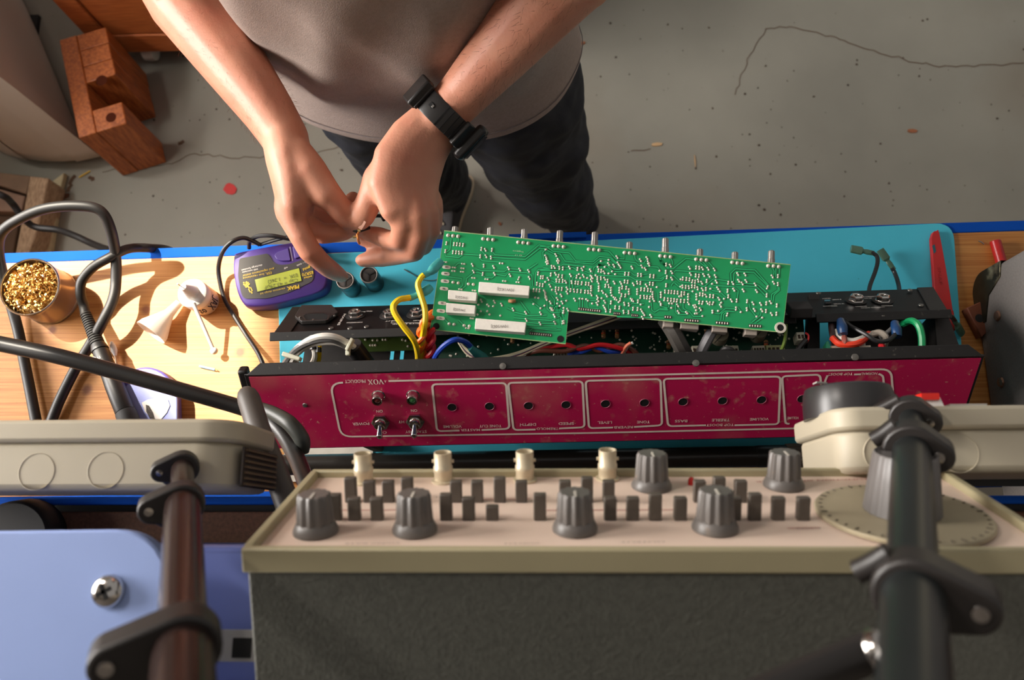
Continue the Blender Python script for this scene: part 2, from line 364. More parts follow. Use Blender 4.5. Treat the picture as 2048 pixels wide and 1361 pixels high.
# weathered pale boards under the cables
pal = pine('weathered_board', (188, 160, 130), (150, 122, 96), (40, 12, 40), .8)
def board(name, pts, z0_, z1_, m_, label):
    q = [PF(*p, z1_) for p in pts]; b = MB().prism(q, V((0, 0, z0_ - z1_))); return tag(b.build(name, m_, bevel=.003), label, 'board')
board('timber_offcut', [(60, 352), (97, 356), (72, 470), (52, 520), (28, 520), (45, 430)], .0, .07, pal, 'pale weathered timber offcut standing on edge left of the floor crack')
board('timber_offcut', [(99, 366), (128, 344), (120, 376), (97, 520), (70, 520), (88, 420)], .0, .018, mat('cream_board', (196, 184, 150), .8, scale=60), 'thin cream painted batten flat on floor beside weathered offcut')
board('timber_offcut', [(-60, 338), (62, 352), (52, 388), (-60, 352)], .02, .06, mat('brown_board', (128, 104, 84), .8, scale=30), 'brown board end beneath the pale casing')
board('timber_offcut', [(-80, 356), (50, 392), (42, 424), (-80, 420)], .0, .055, mat('pinkish_board', (150, 122, 104), .8, scale=30), 'pinkish board under the black cable at left edge')
board('timber_offcut', [(-60, 428), (40, 430), (24, 520), (-60, 520)], .0, .03, mat('dark_board', (96, 72, 52), .8, scale=30), 'dark brown board lying lowest under bench corner')
# small things on the floor
pk = [PF(x, y, .001) for x, y in ((446, 380), (452, 369), (459, 366), (468, 370), (474, 378), (471, 387), (464, 390), (454, 388))]
tag(MB().prism(pk, UP * .0012).build('plectrum', mat('red_plastic', (196, 34, 34), .35), bevel=.0004), 'red rounded triangle plectrum lying on concrete floor', 'plectrum')
tag(MB().cyl(PF(158, 355, .003), PF(180, 342, .003), .0016, seg=8).build('wire_offcut', mat('yellow_pvc', (226, 184, 40), .4)), 'short yellow wire offcut lying on floor beside cracks', 'wire')

# ------------------------------------------------------------------ bench
benchm = pine('bench_pine', (212, 150, 78), (182, 112, 48), (1.6, 95, 95), .5)
knots(benchm, [(P(292, 620), .006), (P(105, 660), .005), (P(174, 780), .006), (P(480, 705), .006), (P(1900, 530), .004)], (120, 62, 30))
over(benchm, (120, 70, 34), 130, .70, .76, amount=.6)
bench = thing('workbench', (0, .16, 0), 'narrow pine workbench with blue painted edges', 'bench')
BX = V((1, .019, 0)).normalized(); BY = V((-.019, 1, 0)).normalized(); BA = (BX, BY, UP)
pf = (P(0, 515) + P(2048, 447)) / 2; pr = (P(0, 1003) + P(1985, 969)) / 2
yf, yr = pf.dot(BY), pr.dot(BY)
def bl(x, y, z): return BX * x + BY * y + UP * z
MB().box(bl(0, (yf + yr) / 2, ZB - .015), (1.9, yf - yr - .012, .03), BA).build('tabletop', benchm, bench, bevel=.001)
blue = mat('blue_paint', (16, 84, 190), .8, var=.1, scale=8, spec=.12)
MB().box(bl(0, yf - .002, ZB - .016), (1.9, .012, .034), BA).build('front_edging', blue, bench, bevel=.001)
MB().box(bl(0, yr + .001, ZB - .016), (1.9, .010, .034), BA).build('rear_edging', blue, bench, bevel=.001)
for x in (-.88, .88):
    for y in (yf - .06, yr + .05): MB().box(bl(x, y, (ZB - .03) / 2), (.06, .045, ZB - .03), BA).build('leg', benchm, bench, bevel=.002)
# blue lip piece seen at the front of the mat
MB().box(P(1095, 474, .004), (.085, .006, .008), BA).build('edging_tab', blue, bench)
# shelf behind the bench
shm = mat('brown_hardboard', (104, 68, 48), .8, scale=400, var=.3, bump=.1, bscale=500)
SH = .25
shelf = thing('rear_shelf', (0, -.2, 0), 'dark brown hardboard shelf with blue front rail behind the grey boxes', 'shelf')
ys = P(400, 1024, SH).y; yb0, yb1 = P(400, 994, SH).y, P(400, 1010, SH).y
MB().box((.05, ys - .30, ZB + SH - .012), (1.7, .60, .024)).build('shelf_board', shm, shelf, bevel=.0015)
MB().box((.05, (yb0 + yb1) / 2, ZB + SH - .006), (1.7, yb0 - yb1, .016)).build('front_rail', blue, shelf, bevel=.002)
MB().box((.05, (yb1 + ys) / 2, ZB + SH - .016), (1.7, yb1 - ys + .004, .008)).build('gap_shade_strip', mat('black_steel_and_shade', (30, 27, 26), .5), shelf)  # dark strip added for the shade in the gap behind the rail
for xa, xb in ((-.79, P(450, 900, .26).x), (P(1720, 900, .26).x, .9)): MB().box(((xa + xb) / 2, yb0 + .021, ZB + SH + .009), (xb - xa, .030, .003)).build('box_ledge', mat('black_steel_and_shade', (30, 27, 26), .5), shelf)
for x in (-.75, .85):
    for y in (ys - .10, ys - .55): MB().box((x, y, (ZB + SH - .024) / 2), (.05, .05, ZB + SH - .024)).build('post', shm, shelf)
# cyan work mat
matm = mat('cyan_rubber', (78, 206, 232), .6, var=.06, scale=12, bump=.03, bscale=500); over(matm, (30, 90, 110), 160, .73, .77, amount=.6)
mp = [P(566, 905, .0), P(564, 560, 0), P(640, 507, 0), P(1905, 448, 0), P(1945, 905, 0)]
mq = [P(566, 912), P(556, 514), P(1904, 447), P(1936, 912)]
mq = round_poly([q for q in mq], [.01, .01, .02, .01], 6)
tag(MB().prism(mq, UP * .003).build('work_mat', matm, bevel=.0008), 'cyan rubber work mat lying under the amplifier chassis', 'mat')
# ------------------------------------------------------------------ things on the bench, left half
black = mat('black_rubber', (22, 20, 19), .55); blackp = mat('black_plastic', (22, 20, 20), .45, var=.1)
cablem = mat('cable_rubber', (30, 28, 27), .5, var=.1); steel = mat('steel', (170, 168, 165), .3, metal=.9, var=.08)
tin = mat('tinplate', (196, 178, 164), .28, metal=.75, var=.06, scale=15); chrome = mat('chrome', (205, 200, 195), .18, metal=1, var=.05)
whitep = mat('white_plastic', (236, 232, 226), .4, var=.03)
# tin of brass wool
hc = .042; cb_ = P(102, 594, .0); ct = P(61, 575, hc); cb_ = V((ct.x, ct.y, ZB + .0005)) * .5 + cb_ * .5
rc = 59 / ppm(ct); can = thing('tin_can', cb_, 'round open tin can holding brass wool at left bench end', 'can')
ax = (ct - cb_); Lc = ax.length
MB().lathe(cb_, ax, [(0, .002), (rc * .96, .002), (rc * .985, 0), (rc * .985, .003), (rc * .97, .005), (rc * .97, Lc - .004), (rc, Lc - .002), (rc, Lc), (rc * .955, Lc), (rc * .945, Lc - .004), (rc * .945, .006), (0, .006)], 48).build('can_wall', tin, can, ang=50)
MB().lathe(cb_ + ax * .985, ax, [(rc * .945, .0005), (rc * .95, .0026), (rc * .985, .0034), (rc * 1.01, .0022), (rc * 1.01, .0005), (rc * .98, -.0012)], 48, ring=True).build('rolled_rim', steel, can, ang=70)
MB().lathe(cb_, ax, [(rc * .975, .0), (rc * 1.0, .0005), (rc * 1.0, .004), (rc * .975, .0055)], 48, ring=True).build('rolled_base', steel, can)
brass = mat('brass_wool', (240, 198, 116), .34, metal=.7, scale=120, col2=(170, 120, 56)); over(brass, (235, 228, 214), 60, .6, .72, amount=.7)
random.seed(11); wv = MB(); a_ = ax.normalized(); X_, Y_ = perp(a_)
mb_ = MB().lathe(cb_ + a_ * .004, a_, [(0, 0), (rc * .85, 0), (rc * .88, Lc * .66), (rc * .7, Lc * .87), (rc * .3, Lc * .91), (0, Lc * .91)], 20)
wv.add([V(v) for v in mb_.v], mb_.f)
for _ in range(1500):
    r = rc * .86 * math.sqrt(random.random()); th = random.uniform(0, 6.28); top = Lc * (.84 + .22 * (1 - (r / rc) ** 2))
    c = cb_ + a_ * (top + random.uniform(-.006, .004)) + (X_ * math.cos(th) + Y_ * math.sin(th)) * r
    u = V((random.uniform(-1, 1), random.uniform(-1, 1), random.uniform(-.7, .7))).normalized(); e1, e2 = perp(u); rr = random.uniform(.0016, .0036); wd = random.uniform(.0005, .001)
    n_ = 7; t0 = random.uniform(0, 6.28); tt = random.uniform(2.5, 5.5); vs = []
    for k in range(n_):
        a = t0 + tt * k / (n_ - 1); q = c + (e1 * math.cos(a) + e2 * math.sin(a)) * rr + u * (rr * .5 * k / n_); vs += [q - u * wd, q + u * wd]
    wv.add(vs, [(2 * k, 2 * k + 1, 2 * k + 3, 2 * k + 2) for k in range(n_ - 1)])
tag(wv.build('brass_wool', brass, smooth=False), 'golden brass wool curls filling the tin can', 'brass wool', kind='stuff')

# soldering iron with its cable
iron = thing('soldering_iron', P(200, 700, .0), 'black soldering iron with ribbed cable guard leaning across the pine bench', 'soldering iron')
ia, ib = P(171, 628, .020), P(256, 838, .030); iv = (ib - ia)
def ip(t): return ia + iv * t
IL = iv.length
prof = []
for k in range(14):
    z = IL * (.0 + .30 * k / 14); r = .0056 + .0018 * k / 14; prof += [(r, z), (r, z + IL * .011), (r * .80, z + IL * .0115), (r * .80, z + IL * .0205)]
MB().lathe(ia, iv, prof, 18).build('cable_guard', black, iron, ang=30)
MB().lathe(ia, iv, [(.0072, IL * .30), (.0084, IL * .335), (.0088, IL * .345), (.0088, IL * .36)], 24).build('collar', blackp, iron)
MB().lathe(ia, iv, [(.0076, IL * .36), (.0082, IL * .37), (.0090, IL * .62), (.0096, IL * .70), (.0098, IL * .93), (.0095, IL * .935)], 28).build('handle', blackp, iron)
MB().lathe(ia, iv, [(.0095, IL * .937), (.0103, IL * .945), (.0105, IL * 1.0), (.0105, IL * 1.22), (.008, IL * 1.26)], 28).build('grip', black, iron)
ipl = Plane(ip(.45) + V((0, 0, .0089)), iv, V((.25, .12, 1)))
lw = mat('white_print', (222, 216, 208), .6, var=.04)
# lettering on the handle
text('SAFE', ipl, (212, 736), (199, 712), 9, lw, iron, off=.0002); text('ESD', ipl, (201, 736), (190, 712), 8, lw, iron, off=.0002)
MB().tube([P(171, 630, .020), P(167, 610, .022), P(161, 588, .03), P(164, 562, .036), P(186, 535, .04), P(220, 515, .042), P(250, 500, .036), P(275, 496, .02), P(305, 497, .0), P(330, 499, -.06), P(350, 505, -.2)], .0051, 12).build('cable', cablem, iron)
# long loose black cable looping over the can side
MB_ = MB().tube([P(72, 842, .008), P(60, 780, .008), P(48, 720, .008), P(36, 660, .009), P(22, 610, .014), P(8, 560, .03), P(-3, 505, .05), P(4, 465, .07), P(40, 438, .08), P(90, 418, .085), P(150, 412, .085), P(198, 420, .08), P(220, 455, .065), P(231, 510, .04), P(232, 560, .03), P(226, 600, .03), P(205, 645, .028), P(180, 690, .016), P(150, 740, .008), P(120, 800, .008), P(102, 845, .008)], .0055, 12)
tag(MB_.build('looped_cable', cablem), 'thick black cable arching in a loop past the tin can', 'cable')
tag(MB().tube([PF(-60, 372, .45), PF(2, 390, .45), PF(25, 408, .42), PF(45, 435, .4), PF(70, 454, .38), PF(115, 460, .38), PF(150, 472, .4), PF(190, 490, .42), PF(240, 507, .5), PF(330, 525, .5)], .0062, 10).build('hanging_cable', mat('dark_cable', (22, 20, 20), .5)), 'black cable hanging below bench edge at left, above weathered boards', 'cable')

# bottle of cleaning alcohol with needle spout
bh = .035; bb = P(411, 603, 0); bt = P(386, 588, bh); bb = V(((bb.x + bt.x) / 2, (bb.y + bt.y) / 2, ZB + .0005)); baxis = UP * 1.0
rb = 29.5 / ppm(bt)
clear = mat('frosted_plastic', (224, 206, 186), .35, var=.04, trans=.08); milk = mat('milky_plastic', (240, 236, 230), .4, var=.02)
bot = thing('dispenser_bottle', bb, 'small frosted bottle with white cap, needle and handwritten label on bench', 'bottle')
MB().lathe(bb, UP, [(rb * .93, 0), (rb, .002), (rb, bh - .010), (rb * .96, bh - .006), (0, bh - .006)], 32).build('bottle_body', clear, bot, ang=50)
MB().lathe(bb, UP, [(rb * .985, bh - .012), (rb * 1.02, bh - .010), (rb * 1.02, bh - .001), (rb * .96, bh + .001), (rb * .55, bh + .003), (rb * .38, bh + .012), (rb * .2, bh + .022), (0, bh + .023)], 32).build('cap', milk, bot, ang=50)
MB().cyl(P(366, 576, bh + .020), P(355, 568, bh + .03), .0006, seg=8).build('needle', steel, bot)
st0 = P(386, 606, bh + .003); st1 = P(428, 702, .012)
sp = MB().cyl(st0, st1, .0021, .0019, 10).build('strap', milk, bot); MB().ball(st1, .0042, 10).build('stopper', milk, sp)
ink = mat('blue_black_ink', (44, 48, 72), .6)
def wrap_text(s_, ang0, ang1, z0_, z1_):        # handwriting around the bottle wall
    strokes = {'I': [[(.5, 0), (.5, 1)]], 'S': [[(.9, .85), (.5, 1), (.1, .8), (.9, .3), (.5, 0), (.1, .15)]], 'O': [[(.5, 0), (.1, .3), (.1, .7), (.5, 1), (.9, .7), (.9, .3), (.5, 0)]],
               'A': [[(0, 0), (.5, 1), (1, 0)], [(.2, .4), (.8, .4)]], 'L': [[(.1, 1), (.1, 0), (.9, .05)]], 'X': [[(0, 0), (1, 1)], [(0, 1), (1, 0)]], '-': [[(.2, .5), (.8, .5)]]}
    b = MB(); n_ = len(s_)
    for i, ch in enumerate(s_):
        for stq in strokes.get(ch, []):
            pts = []
            for u, v_ in stq:
                a = ang0 + (ang1 - ang0) * (i + u * .75) / n_; z = z0_ + (z1_ - z0_) * v_; pts.append(bb + V((math.cos(a) * (rb + .0003), math.sin(a) * (rb + .0003), z)))
            b.tube(pts, .00055, 5, smooth=4)
    return b.build('handwriting', ink, bot)
wrap_text('ISO', -1.75, -1.0, .021, .011); wrap_text('XAL', -.75, .25, .020, .006)
# clear funnel-shaped needle cover lying beside the bottle
fa, fb = P(352, 612, .010), P(312, 655, .017)
fun = MB().lathe(fa + (fa - fb) * .15, fb - fa, [(.0042, 0), (.0048, .008), (.0058, .016), (.0105, .026), (.0165, .038), (.0178, .044), (.0170, .044), (.0150, .037), (.0092, .026), (.0046, .016), (.0036, 0)], 28, ring=True)
tag(fun.build('clear_funnel', mat('clear_plastic', (240, 232, 222), .3, var=.02, trans=.4)), 'translucent white funnel lying on its side next to bottle', 'funnel')
# cotton swab, pad, wire scrap
sw = thing('cotton_swab', P(232, 715, 0), 'white tipped cotton swab lying between soldering iron and lilac pad', 'swab')
MB().tube([P(223, 684, .005), P(227, 697, .005), P(231, 712, .0045)], .003, 10, radii=[.0012, .0034, .0036, .0016]).build('cotton_tip', whitep, sw)
MB().cyl(P(230, 706, .0045), P(240, 775, .003), .0013, seg=8).build('stick', mat('swab_stick', (214, 178, 138), .5), sw)
padm = mat('lilac_foam', (150, 158, 216), .8, var=.08, scale=60, bump=.1, bscale=600)
pad = thing('lilac_pad', P(305, 800, 0), 'lilac round-ended pad with white scuffed patch in front of grey box', 'pad')
po = [P(248, 860, 0)] + [P(305 + 59 * math.cos(a), 798 - 58 * math.sin(a), 0) for a in [math.pi * (1 - k / 16) for k in range(17)]] + [P(366, 860, 0)]
MB().prism(po, UP * .016).build('holder', mat('violet_plastic', (104, 92, 176), .45), pad, bevel=.002)
pi_ = [P(254, 856, .016)] + [P(302 + 55 * math.cos(a), 800 - 50 * math.sin(a), .016) for a in [math.pi * (1 - k / 16) for k in range(17)]] + [P(358, 856, .016)]
MB().prism(pi_, UP * .0035).build('sponge', padm, pad, bevel=.0012)
wp = [P(x, y, .0198) for x, y in ((284, 806), (296, 800), (318, 797), (336, 800), (340, 812), (334, 826), (322, 840), (304, 838), (290, 824))]
MB().prism(wp, UP * .0006).build('worn_patch', mat('worn_white', (226, 222, 222), .9), pad, smooth=False)
bp_ = [P(x, y, .0205) for x, y in ((292, 810), (298, 812), (306, 826), (310, 840), (300, 838), (293, 824))]
MB().prism(bp_, UP * .0004).build('burnt_patch', mat('burnt', (84, 78, 76), .9, var=.5, scale=800), pad, smooth=False)
ws = thing('wire_scrap', P(415, 738, 0), 'short pale blue wire scrap with copper tip on bench', 'wire')
MB().cyl(P(399, 733, .002), P(430, 740, .002), .0013, seg=8).build('insulation', mat('pale_blue_pvc', (132, 182, 214), .5), ws); MB().cyl(P(430, 740, .002), P(435, 742, .002), .0006, seg=6).build('copper_tip', mat('copper', (206, 130, 70), .35, metal=.8), ws)
tag(MB().tube([P(808, 539, .004), P(826, 549, .004), P(848, 560, .004), P(868, 561, .004), P(880, 556, .004)], .0006, 6).build('lead_offcut', steel), 'thin bent silver component lead lying on the cyan mat', 'wire')
papm = mat('grey_paper', (200, 192, 178), .7, scale=60)
tag(MB().prism([P(575, 872, .0034), P(747, 870, .0034), P(745, 960, .0034), P(560, 965, .0034)], UP * .001).build('paper_sheet', papm), 'pale grey sheet lying under left end of magenta panel', 'paper')

# component meter
mh = .021
metm = mat('purple_plastic', (74, 50, 132), .42, var=.08, scale=15); facem = mat('meter_face', (52, 48, 45), .6, var=.06); yel = mat('yellow_print', (206, 172, 20), .5, var=.03)
MP = Hp(mh)
out_px = [(466, 512), (480, 503), (600, 481), (622, 479), (634, 486), (654, 540), (655, 560), (650, 576), (636, 586), (600, 597), (540, 611), (500, 613), (484, 605), (472, 580), (465, 540)]
met = thing('component_meter', P(560, 560, 0), 'purple handheld component meter with lit yellow green display, under the fingertips', 'meter')
top = catmull([P(x, y, mh) for x, y in out_px] + [P(*out_px[0], mh)], 4)[:-1]
cen = sum(top, V()) / len(top)
b = MB(); n_ = len(top)
for s_, z in ((.955, -mh + .0005), (1.0, -mh + .003), (1.015, -mh * .5), (1.0, -.004), (.975, -.001), (.945, 0)):
    b.v += [tuple(cen + (p - cen) * s_ + V((0, 0, z))) for p in top]
for i in range(5): b.f += [(i * n_ + k, i * n_ + (k + 1) % n_, (i + 1) * n_ + (k + 1) % n_, (i + 1) * n_ + k) for k in range(n_)]
b.f += [tuple(range(n_))[::-1], tuple(5 * n_ + k for k in range(n_))]
if (V(b.v[b.f[0][1]]) - V(b.v[b.f[0][0]])).cross(V(b.v[b.f[0][2]]) - V(b.v[b.f[0][0]])).dot(V(b.v[0]) - cen) < 0: b.f = [f[::-1] for f in b.f]
b.build('case', metm, met, ang=60)
def onm(pts, h=mh + .0002): return [P(x, y, h) for x, y in pts]
mz = lambda x, y: (460 + x / 8.505, 480 + y / 8.505)
face = [mz(*q) for q in ((160, 320), (640, 235), (690, 290), (740, 390), (850, 430), (1000, 420), (1380, 290), (1420, 480), (1430, 700), (1000, 900), (640, 1000), (240, 1005), (190, 900), (140, 620))]
MB().prism(round_poly(onm(face), [.003, .002, .003, .004, .003, .003, .002, .004, .006, .004, .004, .004, .004, .004]), UP * .0006).build('face_plate', facem, met, smooth=False)
lcd = mat('lcd_glow', (160, 168, 58), .3, var=.05, scale=60)
nt = lcd.node_tree; bs = nt.nodes['Principled BSDF']; bs.inputs['Emission Color'].default_value = lin((200, 214, 70)); bs.inputs['Emission Strength'].default_value = .12
scr = MB().prism(onm([mz(*q) for q in ((425, 680), (1175, 485), (1220, 700), (470, 885))], mh + .0009), UP * .0006).build('display', lcd, met, smooth=False)
MB().ribbon(onm([mz(*q) for q in ((415, 675), (1182, 474), (1230, 706), (462, 897))], mh + .0009), UP, .0006, True).build('display_border', black, met)
MPT = Hp(mh + .0010); MPL = Hp(mh + .0017); dk = mat('lcd_ink', (78, 84, 40), .6)
def mt(s_, a, b_, h_, m_, pl=MPT, par=None, bold=0): return text(s_, pl, mz(*a), mz(*b_), h_ / 8.505, m_, par or met, bold=bold)
mt('Cap = 43.29\u00b5F', (1150, 655), (580, 790), 62, dk, MPL, scr); mt('ESR  =  1.26\u03a9', (1140, 570), (640, 690), 62, dk, MPL, scr)
mt('PEAK', (1172, 765), (965, 805), 62, yel, bold=.04); mt('electronic design ltd', (935, 812), (515, 905), 34, yel)
mt('atlas', (1395, 605), (1255, 638), 34, yel, bold=.02); mt('ESR70', (1410, 530), (1218, 575), 52, yel, bold=.02); mt('gold', (1362, 445), (1235, 490), 45, yel, bold=.02)
mt('ESR, low resistance', (705, 540), (218, 640), 42, yel); mt('and capacitance meter', (748, 470), (210, 598), 42, yel)
mt('with automatic', (475, 485), (205, 540), 34, lw); mt('discharge function', (545, 415), (195, 505), 34, lw)
mt('off', (980, 458), (915, 470), 34, lw); mt('on - test', (1320, 350), (1130, 430), 34, lw)
b = MB()      # capacitor and resistor symbol
for a, c in (((230, 770), (290, 710)), ((250, 790), (318, 722)), ((268, 812), (335, 745)), ((225, 725), (262, 742)), ((300, 790), (345, 830))): b.ribbon(onm([mz(*a), mz(*c)], mh + .001), UP, .0016)
b.ribbon(onm([mz(*q) for q in ((318, 838), (352, 812), (382, 868), (345, 890))], mh + .001), UP, .0013, True); b.ribbon(onm([mz(358, 880), mz(380, 912)], mh + .001), UP, .0013)
b.build('component_symbol', yel, met, smooth=False)
for pts in (((760, 270), (800, 210), (1000, 140), (1045, 365), (880, 370), (800, 340)), ((1065, 110), (1240, 98), (1330, 150), (1300, 260), (1110, 335))):
    MB().prism(round_poly(onm([mz(*q) for q in pts], mh), [.002] * len(pts)), UP * .0018).build('button', metm, met, bevel=.0007)
MB().ribbon(onm([mz(*q) for q in ((1020, 120), (1065, 360))], mh + .0002), UP, .0012).build('button_groove', mat('pale_purple', (176, 164, 206), .4), met)
thinc = mat('thin_lead', (26, 25, 26), .45)
tag(MB().tube([P(530, 738, .02), P(515, 705, .015), P(492, 670, .006), P(470, 635, .004), P(450, 600, .004), P(440, 565, .008), P(437, 535, .015), P(445, 505, .03), P(462, 485, .035), P(485, 476, .03), P(505, 482, .024), P(520, 490, .02)], .0024, 9).build('meter_lead', thinc), 'thin black lead curving from chassis to the purple meter', 'cable')
MB().tube([P(498, 497, .012), P(500, 483, .02), P(515, 473, .03), P(545, 472, .035), P(590, 480, .03), P(630, 482, .035), P(668, 470, .05), P(705, 462, .07), P(716, 466, .078)], .0023, 9).build('probe_lead', thinc, met)
MB().tube([P(520, 490, .018), P(560, 478, .03), P(640, 460, .04), P(700, 440, .05), P(758, 432, .055), P(768, 440, .06)], .0020, 8).build('probe_lead', thinc, met)
# two capacitors standing on the mat
capm = mat('capacitor_sleeve', (40, 34, 34), .35, var=.1); over(capm, (66, 96, 108), 50, .55, .6, amount=.6); capt = mat('capacitor_top', (60, 54, 50), .5)
def capacitor(tp, bt_, label, hh):
    t_ = P(*tp, hh); b0 = P(*bt_, .0035); c = V(((t_.x + b0.x) / 2, (t_.y + b0.y) / 2, ZB + .0032)); r = 18.5 / ppm(t_)
    k = thing('capacitor', c, label, 'capacitor', 'capacitors standing on the mat')
    MB().lathe(c, UP, [(r * .92, 0), (r, .0015), (r, hh - .006), (r * .95, hh - .004), (r, hh - .0025), (r * .97, hh), (r * .82, hh + .0002), (r * .78, hh - .0008), (0, hh - .0008)], 30).build('sleeve', capm, k, ang=50)
    d = MB().lathe(c + UP * (hh - .0008), UP, [(r * .78, 0), (r * .74, .0004), (0, .0006)], 24).build('vent_top', capt, k)
    for a in (.5, 2.6, 4.7): MB().box(c + UP * hh + V((math.cos(a), math.sin(a), 0)) * r * .35, (r * .6, .0016, .0008), (V((math.cos(a), math.sin(a), 0)), V((-math.sin(a), math.cos(a), 0)), UP)).build('vent_score', black, k)
    MB().lathe(c, UP, [(r * .83, hh + .0002), (r * .90, hh + .0008), (r * .97, hh + .0002)], 30, ring=True).build('sleeve_edge', mat('cap_rim', (150, 142, 134), .4), k)
capacitor((690, 562), (707, 580), 'black capacitor touched by the index finger beside purple meter', .034)
capacitor((737, 550), (753, 570), 'free standing black capacitor on cyan mat right of the fingertip', .034)
# right end of the bench
redp = mat('red_plastic', (196, 34, 34), .35)
tool = thing('red_tool', P(1880, 570, .003), 'long flat red plastic tool with slotted handle lying on cyan mat', 'tool')
tp = [(1858, 480), (1862, 468), (1868, 466), (1874, 470), (1888, 545), (1900, 620), (1902, 640), (1868, 640), (1866, 600)]
hole = [P(x, y, .009) for x, y in ((1864, 492), (1869, 489), (1872, 503), (1868, 508))]
MB().prism(catmull([P(x, y, .0035) for x, y in tp] + [P(*tp[0], .0035)], 4)[:-1], UP * .0055).build('handle', redp, tool, bevel=.001)
MB().prism(hole, UP * .0003).build('slot', mat('slot_dark', (40, 92, 104), .7), tool)
MB().prism(round_poly([P(x, y, .0035) for x, y in ((1866, 628), (1898, 624), (1905, 660), (1898, 670), (1878, 670), (1868, 650))], .002), UP * .010).build('head', redp, tool, bevel=.0015)
MB().prism([P(x, y, .0138) for x, y in ((1873, 648), (1897, 646), (1898, 660), (1876, 662))], UP * .0014).build('jaw', redp, tool, bevel=.0004)
text('SNAP', Plane(P(1876, 540, .0092), (0, -1, 0), UP), (1875, 535), (1879, 570), 6, mat('dull_red', (160, 28, 28), .5), tool)
tag(MB().cyl(P(1990, 482, .006), P(2004, 530, .006), .0055, seg=14).build('red_sleeve', redp, bevel=.0008), 'short red plastic sleeve lying on pine right of mat', 'sleeve')
bk = thing('brown_block', P(1950, 640, 0), 'small reddish brown block with drilled hole beside cyan mat', 'block')
brm = mat('brown_fibre', (122, 66, 42), .6, scale=60)
MB().prism([P(x, y, .0005) for x, y in ((1922, 622), (1962, 604), (1992, 640), (1952, 680))], UP * .012).build('body', brm, bk, bevel=.001)
MB().lathe(P(1959, 637, .0126), UP, [(.0045, 0), (.0045, .0002), (0, .0003)], 16).build('hole', black, bk)
tag(MB().tube([P(1957, 482, .001), P(1963, 485, .0015), P(1968, 489, .001)], .0006, 6).build('wire_clipping', steel), 'tiny silver wire clipping on pine near the red sleeve', 'wire')
# ------------------------------------------------------------------ amplifier chassis (upside down, open side up)
chm = mat('black_steel', (19, 17, 16), .5, var=.25, scale=60, bump=.06, bscale=300); over(chm, (96, 90, 82), 220, .66, .74, amount=.5)
chm2 = mat('black_panel', (16, 13, 13), .5, spec=.3, var=.2, scale=40)
magm = mat('magenta_panel', (196, 26, 84), .38, var=.08, scale=6); over(magm, (200, 164, 124), 11, .54, .84, amount=.42, stretch=(1.2, 1, 1)); over(magm, (205, 170, 135), 75, .60, .78, amount=.42); over(magm, (215, 185, 150), 300, .66, .74, amount=.5)
cream = mat('cream_print', (246, 228, 214), .5, var=.05, scale=90)
amp = thing('amplifier_chassis', P(1200, 790, 0), 'long open black amplifier chassis with magenta control panel lying on the cyan mat', 'amplifier')
FL = P(497, 752, .15); FR = P(1963, 714, .15); fx = (FR - FL).normalized(); tilt = math.radians(45.5)
fback = UP.cross(fx)               # towards the technician
fdn = (-fback * math.cos(tilt) - UP * math.sin(tilt)); FP = Plane(FL, fx, fx.cross(-fdn)); 
if FP.n.z < 0: FP = Plane(FL, fx, -FP.n)
Wp = (FR - FL).length; bot = FP.px(1000, 887); Hpn = (bot - FL).dot(fdn)
def fpt(u, v, o=0): return FL + fx * u + fdn * v + FP.n * o
def pbox(name, u0, u1, v0, v1, o0, o1, m_, par, bv=0): return MB().prism([fpt(u0, v0, o0), fpt(u1, v0, o0), fpt(u1, v1, o0), fpt(u0, v1, o0)], FP.n * (o1 - o0)).build(name, m_, par, bevel=bv)
front = pbox('front_wall', -.004, Wp + .003, -.001, Hpn + .0005, -.0026, -.0006, chm, amp, .0006)
panel = pbox('control_panel', 0, Wp, .0015, Hpn, -.0006, .0004, magm, amp)
# folded lip along the top of the front wall
lipw = .011
lp = MB(); a0, a1 = fpt(-.002, 0), fpt(Wp + .002, 0); lp.prism([a0 - UP * .001, a1 - UP * .001, a1 - UP * .001 + fback * lipw - fx * .012, a0 - UP * .001 + fback * lipw + fx * .012], UP * .0022)
lp.build('front_lip', chm, amp, bevel=.0006)
MB().box(fpt(-.006, .010, -.006), (.0085, .028, .010), (fx, fdn, FP.n)).build('end_tab', chm, amp, bevel=.002)
for px, py in ((1392, 727), (1710, 715), (1006, 733)): MB().lathe(P(px, py, .1512), UP, [(.0032, 0), (.0028, .0012), (0, .0016)], 14).build('lip_screw', mat('dull_zinc', (120, 116, 110), .4, metal=.7), amp)
# rear panel
RLl, RLr = P(546, 672, .105), P(1896, 626, .105); RTl, RTr = P(585, 617, .056), P(1866, 577, .056)
rn = (RLr - RLl).cross(RTl - RLl); rn = rn if rn.z > 0 else -rn; RPn = Plane(RLl, RLr - RLl, rn)
MB().prism([RLl, RLr, RTr, RTl], -RPn.n * .0022).build('rear_wall', chm2, amp, bevel=.0004)
rx = (RLr - RLl).normalized(); rb_ = UP.cross(rx)
def rlip(x0, x1, name='rear_lip'):
    a = P(x0, 666 - (x0 - 546) * .0341, .1055); c = P(x1, 666 - (x1 - 546) * .0341, .1055)
    MB().prism([a, c, c - rb_ * .0085, a - rb_ * .0085], UP * .0022).build(name, chm, amp, bevel=.0005)
rlip(541, 1590); rlip(1630, 1900)
for e0, e1 in ((RLl, RTl), (RLr, RTr)):
    sgn = 1 if e0 is RLl else -1
    MB().prism([e0, e0 + rx * sgn * .016, e1 + rx * sgn * .016, e1], RPn.n * .0016).build('end_flange', chm, amp, bevel=.0004)
